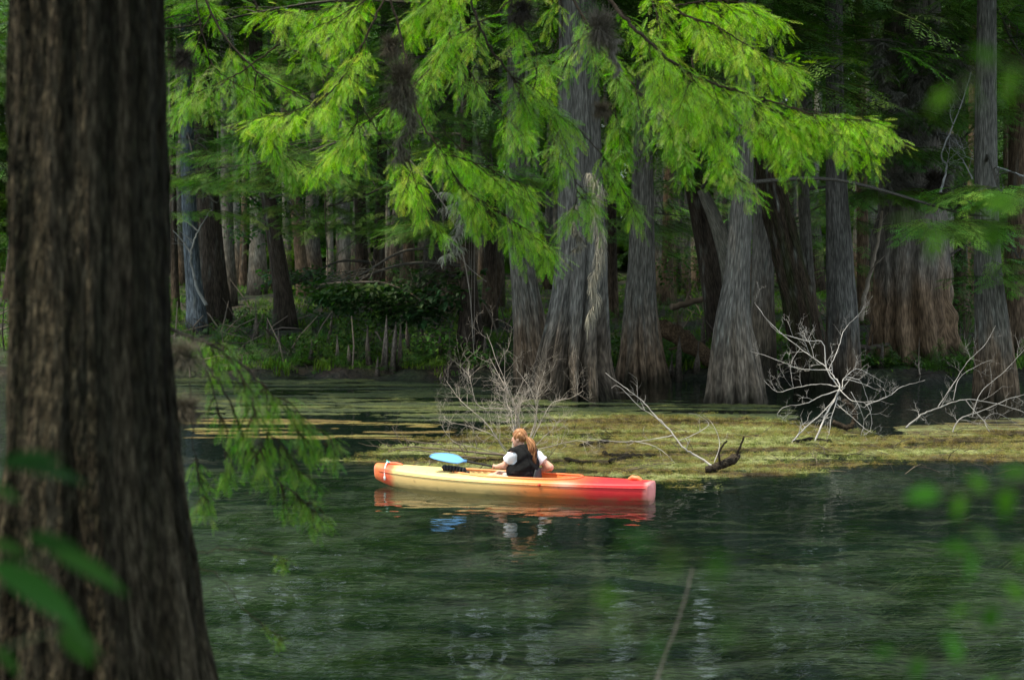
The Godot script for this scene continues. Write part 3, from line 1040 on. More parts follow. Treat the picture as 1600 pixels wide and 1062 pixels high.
	# seat and its backrest
	mb = MB.new()
	mb.tube([Vector3(-0.36, 0.05, 0), Vector3(-0.40, 0.2, 0), Vector3(-0.43, 0.33, 0)], [0.15, 0.16, 0.10], 14, Color(0.03, 0.03, 0.032))
	for i in mb.v.size(): mb.v[i].x = -0.40 + (mb.v[i].x + 0.40) * 0.25
	mb.box(Vector3(-0.18, 0.03, 0), Vector3(0.40, 0.07, 0.36), Color(0.035, 0.035, 0.04))
	part("seat", mb.mesh(), M.rubber, t)
	# bow handle, its line, stern toggle, drain plugs, foot braces
	mb = MB.new()
	var loop := []
	for i in 21:
		var a := PI * i / 20.0
		loop.append(Vector3(1.72 + 0.13 * cos(a), 0.25 + 0.055 * pow(sin(a), 0.6), -0.02))
	mb.tube(loop, taper(21, 0.02, 0.02), 8, Color(0.82, 0.15, 0.07))
	part("bow_handle", mb.mesh(), M.plastic, t)
	mb = MB.new()
	mb.tube(curve([Vector3(1.80, 0.31, 0.03), Vector3(1.815, 0.322, -0.03), Vector3(1.805, 0.29, -0.12), Vector3(1.80, 0.22, -0.165), Vector3(1.795, 0.13, -0.178)], 4), taper(17, 0.009, 0.012), 6, Color(0.75, 0.74, 0.70))
	mb.tube([Vector3(1.84, 0.335, -0.01), Vector3(1.78, 0.315, -0.05)], [0.012, 0.009], 6, Color(0.10, 0.45, 0.36))
	mb.tube([Vector3(1.795, 0.14, -0.178), Vector3(1.79, 0.09, -0.18)], [0.02, 0.014], 6, Color(0.78, 0.76, 0.72))
	part("bow_line", mb.mesh(), M.cloth, t)
	mb = MB.new()
	mb.tube([Vector3(-1.70, 0.245, 0.0), Vector3(-1.74, 0.275, 0.0), Vector3(-1.82, 0.272, 0.0), Vector3(-1.86, 0.24, 0.0)], [0.03, 0.032, 0.03, 0.028], 9, Color(0.80, 0.20, 0.08))
	part("stern_handle", mb.mesh(), M.plastic, t)
	for x in [-0.55]:
		mb = MB.new()
		mb.tube([Vector3(x, 0.165, -beam(x / HALF) - 0.004), Vector3(x, 0.165, -beam(x / HALF) - 0.02)], [0.024, 0.016], 10, Color(0.75, 0.09, 0.04))
		part("plug", mb.mesh(), M.plastic, t)
	for s in [-1.0, 1.0]:
		mb = MB.new()
		mb.box(Vector3(0.72, 0.10, 0.17 * s), Vector3(0.03, 0.13, 0.09), Color(0.02, 0.02, 0.02), Basis(Vector3.BACK, 0.35))
		part("foot_brace", mb.mesh(), M.rubber, t)
	return t
var HIP := Vector3(-0.20, 0.13, 0.0)
var J := {}
func torso(p: Vector3) -> float:
	var d := ell(p, J.pelvis, Vector3(0.17, 0.14, 0.20), Basis(Vector3.UP, -0.3))
	d = smin(d, ell(p, J.belly, Vector3(0.19, 0.19, 0.20), J.turn), 0.08)
	d = smin(d, ell(p, J.chest, Vector3(0.135, 0.18, 0.185), J.turn), 0.08)
	d = smin(d, cap(p, J.ls, J.rs, 0.062, 0.062), 0.07)
	return d
func arms(p: Vector3) -> float:
	var d := smin(cap(p, J.ls, J.le, 0.062, 0.05), cap(p, J.le, J.lw, 0.05, 0.03), 0.02)
	return minf(d, smin(cap(p, J.rs, J.re, 0.062, 0.05), cap(p, J.re, J.rw, 0.05, 0.03), 0.02))
func legs(p: Vector3) -> float:
	var d := 9.0
	for s in [-1.0, 1.0]:
		var z = 0.09 * s
		d = minf(d, smin(cap(p, J.pelvis + Vector3(0, -0.01, z), Vector3(0.20, 0.20, z + 0.06 * s), 0.085, 0.058), cap(p, Vector3(0.20, 0.20, z + 0.06 * s), Vector3(0.60, 0.07, z + 0.05 * s), 0.056, 0.036), 0.03))
		d = smin(d, cap(p, Vector3(0.60, 0.06, z + 0.05 * s), Vector3(0.66, 0.17, z + 0.06 * s), 0.036, 0.026), 0.03)
	return d
func hand(mb: MB, wrist: Vector3, grip: Vector3, ax: Vector3, thumb: float) -> void:
	# palm beside the shaft, four unequal fingers wrapped round it, the thumb from the palm's side the other way
	var out := (wrist - grip) - ax * (wrist - grip).dot(ax)
	out = out.normalized()
	var tan_ := ax.cross(out).normalized()
	var segs := [[wrist, grip + out * 0.034, 0.026, 0.024], [grip + out * 0.034 - ax * 0.028, grip + out * 0.034 + ax * 0.028, 0.017, 0.018]]
	var fl := [0.88, 1.0, 0.96, 0.75]
	for k in 4:
		var o := grip + ax * (-0.032 + 0.0215 * k)
		var last := o + out * 0.032 + tan_ * 0.006
		for q in 3:
			var a = (0.95 * (q + 1)) * fl[k]
			var nx := o + (out * cos(a) + tan_ * sin(a)) * 0.026
			segs.append([last, nx, 0.0095 - 0.0008 * q, 0.0088 - 0.0008 * q])
			last = nx
	var th0 := grip + out * 0.034 + ax * 0.03 * thumb
	var th1 := grip + out * 0.012 + ax * 0.036 * thumb - tan_ * 0.026
	segs.append([th0, th1, 0.011, 0.010])
	segs.append([th1, grip - out * 0.020 + ax * 0.030 * thumb - tan_ * 0.016, 0.010, 0.008])
	var f := func(p: Vector3) -> float:
		var d := 9.0
		for s in segs: d = smin(d, cap(p, s[0], s[1], s[2], s[3]), 0.006)
		return d
	var lo := grip - Vector3.ONE * 0.075
	var hi := grip + Vector3.ONE * 0.075
	lo = lo.min(wrist - Vector3.ONE * 0.03); hi = hi.max(wrist + Vector3.ONE * 0.03)
	nets(mb, f, lo, hi, 0.0045, func(_p): return Color(0.60, 0.33, 0.24))
func paddler(k: Node3D) -> void:
	var turn := 0.30          # the trunk is twisted to the right, away from the camera
	var fwd := Vector3(cos(turn), 0, sin(turn))
	var rgt := Vector3(-sin(turn), 0, cos(turn))
	J.turn = Basis(fwd, Vector3.UP, rgt)
	J.pelvis = HIP
	J.belly = HIP + Vector3(0.01, 0.16, 0.0)
	J.chest = HIP + Vector3(-0.005, 0.31, 0.005)
	J.neck = HIP + Vector3(0.03, 0.455, 0.01)
	J.ls = J.neck - rgt * 0.165 + Vector3(0.01, -0.055, 0)
	J.rs = J.neck + rgt * 0.165 + Vector3(-0.03, -0.055, 0)
	J.head = HIP + Vector3(0.07, 0.60, 0.02)
	var lg := HIP + Vector3(0.43, 0.185, 0.06)
	var rg := HIP + Vector3(-0.03, 0.085, 0.255)
	var ax := (lg - rg).normalized()
	J.lw = lg + Vector3(-0.05, 0.015, -0.055)
	J.le = J.ls.lerp(J.lw, 0.52) + Vector3(-0.02, -0.05, -0.05)
	J.rw = rg + Vector3(-0.06, 0.03, -0.03)
	J.re = HIP + Vector3(-0.31, 0.20, 0.20)
	var t := thing("person", "paddler with a red ponytail, white shirt and dark life vest, seen from behind", "person", k.position)
	t.basis = k.basis
	var skin := Color(0.62, 0.35, 0.25)
	var body := func(p: Vector3) -> float:
		return smin(smin(smin(torso(p), arms(p), 0.035), legs(p), 0.04), cap(p, J.neck + Vector3(0, -0.06, 0), J.head + Vector3(-0.01, -0.03, 0), 0.056, 0.05), 0.04)
	var mb := MB.new()
	nets(mb, body, Vector3(-0.62, -0.04, -0.42), Vector3(0.72, 0.76, 0.46), 0.013, func(p): return skin * (0.95 + 0.1 * n3(p, 12.0)))
	# head: skull, jaw, nose, ears, lips and eyes in paint and relief
	var hf := Vector3(1.0, -0.12, 0.04).normalized()
	var hb := aim(hf)
	var face := func(p: Vector3) -> float:
		var q: Vector3 = hb.inverse() * (p - J.head)
		var d := ell(q, Vector3(-0.012, 0.025, 0), Vector3(0.098, 0.098, 0.077))
		d = smin(d, ell(q, Vector3(0.030, -0.045, 0), Vector3(0.062, 0.068, 0.056)), 0.04)
		d = smin(d, cap(q, Vector3(0.088, 0.010, 0), Vector3(0.108, -0.022, 0), 0.008, 0.012), 0.012)
		d = smin(d, cap(q, Vector3(0.080, -0.058, -0.016), Vector3(0.080, -0.058, 0.016), 0.009, 0.009), 0.010)
		d = smin(d, ell(q, Vector3(0.074, -0.092, 0), Vector3(0.018, 0.016, 0.02)), 0.02)
		for s in [-1.0, 1.0]:
			d = smin(d, ell(q, Vector3(-0.008, -0.005, 0.078 * s), Vector3(0.020, 0.032, 0.010)), 0.008)
			d = maxf(d, -ell(q, Vector3(0.092, 0.014, 0.031 * s), Vector3(0.016, 0.011, 0.017)))
			d = smin(d, ell(q, Vector3(0.078, 0.013, 0.031 * s), Vector3(0.012, 0.011, 0.013)), 0.003)
		return d
	nets(mb, face, J.head - Vector3.ONE * 0.145, J.head + Vector3.ONE * 0.145, 0.0052, func(p):
		var q: Vector3 = hb.inverse() * (p - J.head)
		if q.x > 0.07 and absf(q.y + 0.058) < 0.012 and absf(q.z) < 0.026: return Color(0.50, 0.16, 0.14)
		if q.x > 0.06 and absf(q.y - 0.042) < 0.006 and absf(absf(q.z) - 0.032) < 0.018: return Color(0.28, 0.13, 0.06)
		if q.x > 0.07 and Vector2(q.y - 0.013, absf(q.z) - 0.031).length() < 0.010: return Color(0.75, 0.72, 0.70) if Vector2(q.y - 0.013, absf(q.z) - 0.031).length() > 0.005 else Color(0.05, 0.05, 0.06)
		return skin)
	hand(mb, J.lw, lg, ax, 1.0)
	hand(mb, J.rw, rg, ax, -1.0)
	part("body", mb.mesh(), M.skin, t)
	# white shirt: sleeves to mid upper arm and the trunk under the vest
	var shirt := func(p: Vector3) -> float:
		var sl := 9.0
		for e in [[J.ls, J.le], [J.rs, J.re]]:
			var q: Vector3 = e[0] + (e[1] - e[0]) * 0.66
			var dd := (e[1] - e[0] as Vector3).normalized()
			var fold := 0.006 * sin((p - e[0]).dot(dd) * 70.0 + p.y * 30.0)
			sl = minf(sl, maxf(cap(p, e[0], e[1], 0.088, 0.078) + fold, (p - q).dot(dd)))
		return maxf(smin(torso(p) - 0.012, sl, 0.03), maxf(0.06 - p.y, p.y - J.neck.y + 0.02))
	mb = MB.new()
	nets(mb, shirt, Vector3(-0.55, 0.04, -0.36), Vector3(0.32, 0.62, 0.40), 0.013, func(_p): return Color(0.78, 0.80, 0.84))
	part("shirt", mb.mesh(), M.cloth, t)
	# life vest: a thick shell with armholes and a collar, panels told apart by seams
	var vest := func(p: Vector3) -> float:
		var q: Vector3 = J.turn.inverse() * (p - J.chest)
		var seam := 0.007 * smoothstep(0.012, 0.0, absf(p.y - 0.315 - 0.05 * q.z)) + 0.006 * smoothstep(0.012, 0.0, absf(absf(q.z) - 0.105))
		var puff := 0.038 - 0.012 * smoothstep(0.30, 0.22, p.y) + 0.006 * sin(q.y * 40.0 + 3.0 * sin(q.z * 14.0)) + 0.010 * n3(p, 9.0)
		var d := torso(p) - puff + seam
		d = maxf(d, 0.165 - p.y)
		for e in [[J.ls, J.le, -1.0], [J.rs, J.re, 1.0]]:
			var o: Vector3 = e[0] + rgt * e[2] * 0.025 + Vector3(0, -0.035, 0)
			d = maxf(d, -cap(p, o, o + rgt * e[2] * 0.3 + Vector3(0, -0.02, 0), 0.095, 0.11))
		d = maxf(d, -cap(p, J.neck + Vector3(0, 0.03, 0) + fwd * 0.02, J.neck + Vector3(0, 0.2, 0), 0.068, 0.10))
		d = smin(d, maxf(cap(p, J.ls.lerp(J.neck, 0.35) + Vector3(0, 0.03, 0), J.rs.lerp(J.neck, 0.35) + Vector3(0, 0.03, 0), 0.034, 0.034), -cap(p, J.neck + Vector3(0, -0.1, 0) + fwd * 0.03, J.neck + Vector3(0, 0.2, 0), 0.062, 0.075)), 0.02)
		return d
	mb = MB.new()
	nets(mb, vest, Vector3(-0.54, 0.12, -0.36), Vector3(0.18, 0.70, 0.38), 0.011, func(p):
		var q: Vector3 = J.turn.inverse() * (p - J.chest)
		var c := Color(0.014, 0.013, 0.015)
		if p.y < 0.315 + 0.05 * q.z and q.x < 0.03: c = Color(0.022, 0.016, 0.017)
		if absf(absf(q.z) - 0.105) < 0.012: c *= 0.7
		if p.y < 0.30 and q.x < 0.0 and absf(q.z - 0.07) < 0.09 and p.y < 0.29 - absf(q.z - 0.07) * 0.3: c = Color(0.07, 0.045, 0.05)
		return c)
	part("life_vest", mb.mesh(), M.cloth, t)
	var shorts := func(p: Vector3) -> float: return maxf(minf(legs(p), ell(p, J.pelvis, Vector3(0.15, 0.13, 0.185), Basis(Vector3.UP, -0.3))) - 0.014, maxf(p.x - 0.13, p.y - 0.235))
	mb = MB.new()
	nets(mb, shorts, Vector3(-0.42, -0.06, -0.28), Vector3(0.16, 0.26, 0.28), 0.014, func(_p): return Color(0.50, 0.49, 0.45))
	part("shorts", mb.mesh(), M.cloth, t)
	# hair: a cap gathered at the back into a wavy ponytail
	mb = MB.new()
	var knot: Vector3 = J.head + hb * Vector3(-0.105, -0.005, -0.012)
	var hair := func(p: Vector3) -> float:
		var q: Vector3 = hb.inverse() * (p - J.head)
		var d := ell(q, Vector3(-0.016, 0.032, 0), Vector3(0.106, 0.104, 0.088)) + 0.004 * sin(q.z * 90.0 + q.y * 60.0 + 4.0 * sin(q.x * 30.0))
		d = maxf(d, q.x * 0.9 - q.y * 0.55 - 0.040)
		d = maxf(d, -q.y - 0.055)
		return smin(d, ell(p, knot, Vector3(0.03, 0.028, 0.03)), 0.03)
	var tint := func(p: Vector3) -> Color:
		return Color(0.19, 0.075, 0.027).lerp(Color(0.42, 0.20, 0.08), clampf(0.5 + 0.9 * n3(p * Vector3(1, 0.25, 1), 45.0), 0, 1))
	nets(mb, hair, J.head - Vector3.ONE * 0.15, J.head + Vector3.ONE * 0.16, 0.006, tint)
	var back := -fwd
	var rs2 := RandomNumberGenerator.new()
	rs2.seed = 5
	for i in 46:
		var o := Vector3(rs2.randf_range(-1, 1), rs2.randf_range(-1, 1), rs2.randf_range(-1, 1)) * 0.022
		var ln := rs2.randf_range(0.75, 1.05)
		var pts := []
		for s in 11:
			var q := s / 10.0
			var w := (sin(q * 9.0 + i * 0.35) * 0.012 + sin(q * 21.0 + i) * 0.005) * minf(q * 3.0, 1.0)
			var e := 1.0 + 1.1 * sin(minf(q * 1.25, 1.0) * PI)
			pts.append(knot + o * e + back * (0.03 + 0.075 * sin(minf(q * 2.2, 1.0) * PI * 0.5) + 0.05 * q) + Vector3(0, -0.36 * q * ln, 0) + rgt * (w - 0.015 * q))
		mb.tube(pts, [0.005, 0.007, 0.0075, 0.0075, 0.0075, 0.007, 0.0065, 0.006, 0.005, 0.0035, 0.0015], 5, (tint.call(pts[5]) as Color) * rs2.randf_range(0.55, 1.25), false)
	part("hair", mb.mesh(), M.hair, t)
	# paddle
	var pd := thing("paddle", "black paddle with pale blue blades held low by the person in the kayak", "paddle", k.position)
	pd.basis = k.basis
	var mid := (lg + rg) * 0.5
	mb = MB.new()
	mb.tube([mid - ax * 0.72, mid - ax * 0.3, mid + ax * 0.3, mid + ax * 0.72], [0.0145, 0.0145, 0.0145, 0.0145], 10, Color(0.02, 0.02, 0.022))
	part("shaft", mb.mesh(), M.rubber, pd)
	for s in [1.0, -1.0]:
		mb = MB.new()
		var o: Vector3 = mid + ax * 0.66 * s
		var dir: Vector3 = ax * s
		var wv := (Vector3.UP - dir * dir.y).normalized().rotated(dir, 0.95 * s)
		var nv := dir.cross(wv).normalized()
		var rows := 22
		for sd in [1.0, -1.0]:
			var f0 := mb.v.size()
			for i in rows + 1:
				var q := float(i) / rows
				var hw := 0.017 + 0.078 * pow(sin(PI * pow(q, 0.75) * 0.93), 0.9) * smoothstep(0.0, 0.25, q)
				if q > 0.86: hw *= sqrt(maxf(1.0 - pow((q - 0.86) / 0.14, 2.0), 0.0)) + 0.02
				for j in 9:
					var v := -1.0 + j / 4.0
					var th := 0.005 * (1.0 - v * v) + 0.012 * exp(-v * v * 40.0) * (1.0 - q) + 0.016 * smoothstep(0.2, 0.0, q) * (1.0 - v * v)
					var bow := 0.05 * q * q - 0.02 * v * v * q
					mb.vert(o + dir * 0.52 * q + wv * hw * (v + 0.10 * q) + nv * (bow + sd * th), Color(0.13, 0.34, 0.66))
			for i in rows:
				for j in 8:
					var a := f0 + i * 9 + j
					if sd > 0: mb.quad(a, a + 9, a + 10, a + 1)
					else: mb.quad(a, a + 1, a + 10, a + 9)
		part("blade", mb.mesh(), M.blade, pd)
# ---------------------------------------------------------------- the scene
func _ready() -> void:
	rng.seed = 20240611
	var cam := Camera3D.new()
	cam.name = "camera"
	cam.position = eye
	cam.basis = look
	cam.fov = 23.08
	cam.far = 600.0
	cam.near = 0.05
	var att := CameraAttributesPhysical.new()
	att.frustum_focal_length = 58.8
	att.frustum_focus_distance = 25.0
	att.exposure_aperture = 2.5
	cam.attributes = att
	add_child(cam)
	cam.fov = 23.08
	cam.far = 600.0
	cam.current = true
	var sky := ProceduralSkyMaterial.new()
	sky.sky_top_color = Color(0.68, 0.74, 0.80)
	sky.sky_horizon_color = Color(0.86, 0.89, 0.90)
	sky.sky_curve = 0.12
	sky.sky_energy_multiplier = 1.3
	sky.ground_bottom_color = Color(0.12, 0.15, 0.10)
	sky.ground_horizon_color = Color(0.30, 0.34, 0.28)
	var env := Environment.new()
	env.background_mode = Environment.BG_SKY
	env.sky = Sky.new()
	env.sky.sky_material = sky
	env.tonemap_mode = Environment.TONE_MAPPER_LINEAR
	env.tonemap_exposure = 1.75
	env.sdfgi_enabled = true
	env.ssao_enabled = true
	env.ssil_enabled = true
	var we := WorldEnvironment.new()
	we.name = "environment"
	we.environment = env
	add_child(we)
	var sun := DirectionalLight3D.new()
	sun.name = "sun"
	sun.light_energy = 1.4
	sun.light_color = Color(1.0, 0.955, 0.87)
	sun.light_angular_distance = 0.5
	sun.shadow_enabled = true
	var to_sun := Vector3(-0.34, 0.92, 0.13).normalized()
	sun.basis = Basis.looking_at(-to_sun, Vector3.FORWARD)
	add_child(sun)
	materials()
	leaf_shapes()
	L.knees = [knee_mesh(1, 0.0), knee_mesh(2, 0.6), knee_mesh(3, 0.3), knee_mesh(4, 1.0)]
	build_ground()
	big_trees()
	back_trees()
	near_trees()
	mats()
	eelgrass()
	undergrowth()
	knees()
	dead_wood()
	var k := kayak()
	paddler(k)
	overhanging()
	hanging_moss()
	close_plants()

func big_trees() -> void:
	var far := "flooded cypresses along the far bank"
	tree("cypress_tree", "leaning grey cypress just left of the broad fluted trunk, its foot hollowed", 38.5, [[806, 120, 27], [806, 250, 31], [808, 340, 34], [818, 430, 40], [828, 510, 52], [836, 603, 66]], {"sides": 76, "amp": 0.6, "h0": 1.0, "flutes": 9, "group": far, "tone": GREY, "crown": [13.5, 4.1, 6.5, 472]})
	tree("cypress_tree", "broad fluted cypress in the middle of the far bank with deep grooves at its foot", 35.8, [[902, 0, 58], [905, 150, 64], [908, 330, 72], [908, 420, 80], [903, 500, 94], [897, 560, 110], [894, 625, 132]], {"sides": 130, "amp": 1.0, "h0": 1.7, "flutes": 13, "group": far, "tone": BLUE, "mark": 1.6, "low": Color(0.17, 0.135, 0.10), "crown": [13.5, 4.9, 6.5, 720]})
	tree("cypress_tree", "grey cypress right of the broad fluted trunk with a wide ribbed foot", 40.0, [[1008, 60, 24], [1006, 200, 28], [1004, 300, 35], [1003, 400, 42], [1001, 480, 52], [1003, 550, 68], [1004, 600, 88]], {"sides": 96, "amp": 0.55, "h0": 1.0, "flutes": 13, "group": far, "crown": [13.5, 4.5, 6.5, 585]})
	tree("cypress_tree", "pale cypress leaning right with a skirt-like foot swelling to the left", 34.7, [[1166, 100, 28], [1163, 240, 30], [1158, 340, 34], [1152, 430, 40], [1146, 500, 56], [1148, 560, 76], [1150, 632, 98]], {"sides": 96, "amp": 0.5, "h0": 1.1, "flutes": 11, "group": far, "tone": Color(0.20, 0.19, 0.165), "low": Color(0.20, 0.165, 0.125), "crown": [13.5, 4.7, 6.5, 585]})
	tree("cypress_tree", "pale smooth trunk close behind the cypress with the skirt-like foot", 39.5, [[1196, 120, 26], [1196, 260, 30], [1194, 340, 33], [1192, 450, 36], [1192, 560, 44]], {"sides": 26, "amp": 0.12, "tone": Color(0.30, 0.28, 0.24), "low": Color(0.22, 0.18, 0.13), "group": far, "crown": [13.0, 3.2, 4.0, 300]})
	tree("shaggy_tree", "dark shaggy trunk leaning left with brown matted bark and vines", 38.5, [[1184, 110, 34], [1192, 200, 36], [1204, 280, 40], [1222, 360, 46], [1240, 440, 50], [1258, 520, 52], [1272, 588, 60]], {"sides": 40, "amp": 0.2, "flutes": 7, "tone": Color(0.085, 0.065, 0.045), "low": Color(0.075, 0.055, 0.04), "rough": 0.18, "lumps": 0.12, "green": 0.5, "mat": "nearbark", "crown": [13.5, 4.3, 6.5, 472]})
	tree("cypress_tree", "straight blue grey cypress with knobbly bark behind the bleached dead branches", 39.6, [[1303, 0, 27], [1305, 150, 28], [1308, 300, 34], [1312, 400, 42], [1316, 480, 48], [1317, 540, 54], [1316, 592, 62]], {"sides": 40, "amp": 0.12, "h0": 0.8, "flutes": 9, "group": far, "tone": Color(0.18, 0.175, 0.155), "rough": 0.07, "mark": 0.8, "crown": [13.5, 4.5, 6.5, 562]})
	tree("cypress_tree", "thin grey trunk rising beside the straight blue grey cypress", 47.0, [[1248, 0, 15], [1252, 150, 16], [1256, 300, 18], [1262, 420, 20], [1270, 530, 26]], {"sides": 18, "amp": 0.1, "group": far, "crown": [13.0, 3.4, 4.0, 240]})
	tree("giant_cypress", "giant old cypress with a swollen lumpy brown foot and moss hanging from its top", 42.5, [[1428, 0, 78], [1426, 150, 84], [1424, 260, 92], [1424, 340, 104], [1424, 420, 118], [1424, 480, 128], [1426, 530, 142], [1430, 566, 160]], {"sides": 110, "amp": 0.55, "h0": 1.7, "flutes": 11, "lumps": 0.16, "rough": 0.10, "tone": Color(0.25, 0.225, 0.19), "low": Color(0.27, 0.185, 0.115), "mark": 2.2, "mat": "bark", "crown": [13.0, 5.5, 4.5, 700]})
	tree("cypress_tree", "grey cypress standing in the water at the right edge behind the leaning dead branches", 36.6, [[1542, 40, 30], [1541, 200, 34], [1542, 320, 36], [1544, 420, 42], [1550, 500, 52], [1555, 560, 62], [1557, 630, 74]], {"sides": 76, "amp": 0.5, "h0": 1.1, "flutes": 9, "group": far, "tone": Color(0.18, 0.175, 0.15), "crown": [13.5, 4.7, 6.5, 585]})
	tree("cypress_tree", "dark cypress cut off by the right edge of the picture", 44.0, [[1598, 0, 36], [1597, 200, 40], [1597, 400, 46], [1596, 560, 66]], {"sides": 28, "amp": 0.3, "tone": BROWN, "group": far, "crown": [13.0, 4.2, 4.5, 420]})
	tree("cypress_tree", "blue lichened trunk at the far left beside the big foreground trunk", 50.0, [[292, 120, 18], [293, 260, 22], [298, 380, 24], [304, 460, 28], [308, 520, 38]], {"sides": 30, "amp": 0.2, "tone": Color(0.17, 0.20, 0.22), "low": Color(0.13, 0.14, 0.14), "mark": 0.3, "group": far, "crown": [13.0, 4.0, 4.5, 420]})
	tree("cypress_tree", "dark brown cypress with a wide foot right of the blue lichened trunk", 53.0, [[316, 0, 26], [318, 200, 30], [326, 340, 38], [332, 440, 46], [334, 512, 66]], {"sides": 36, "amp": 0.3, "tone": DARK * 1.3, "low": DARK, "group": far, "crown": [13.0, 4.6, 4.8, 460]})
	tree("cypress_tree", "dark tree leaning left over the ferny bank in the left half", 51.0, [[404, 150, 22], [412, 260, 22], [424, 340, 24], [436, 420, 27], [443, 470, 32], [445, 516, 44]], {"sides": 24, "amp": 0.25, "tone": DARK * 1.4, "low": DARK, "group": far, "crown": [13.0, 4.4, 4.5, 380]})
	tree("cypress_tree", "small dark trunk with a flared foot between the knee cluster and the leaning grey cypress", 43.0, [[728, 150, 18], [730, 330, 20], [732, 430, 25], [735, 500, 36], [736, 566, 58]], {"sides": 30, "amp": 0.4, "flutes": 7, "tone": DARK * 1.5, "low": DARK, "group": far, "crown": [13.5, 4.1, 6.5, 427]})
	tree("leaning_trunk", "dark trunk leaning left beneath the pale curved stem", 45.0, [[1076, 180, 26], [1084, 280, 30], [1098, 350, 34], [1112, 430, 36], [1122, 500, 40], [1128, 545, 48]], {"sides": 24, "amp": 0.2, "tone": DARK * 1.4, "low": DARK, "crown": [13.5, 3.9, 6.5, 292]})
	tree("curved_stem", "pale lichen covered stem curving down to the right behind the grey cypresses", 43.5, [[1096, 296, 15], [1104, 312, 18], [1118, 344, 22], [1132, 390, 25], [1140, 440, 24], [1143, 500, 30]], {"sides": 20, "amp": 0.1, "tone": Color(0.36, 0.34, 0.27), "low": Color(0.2, 0.18, 0.13), "rough": 0.12, "top": 1.0, "cat": "tree stem", "mark": 0.6})

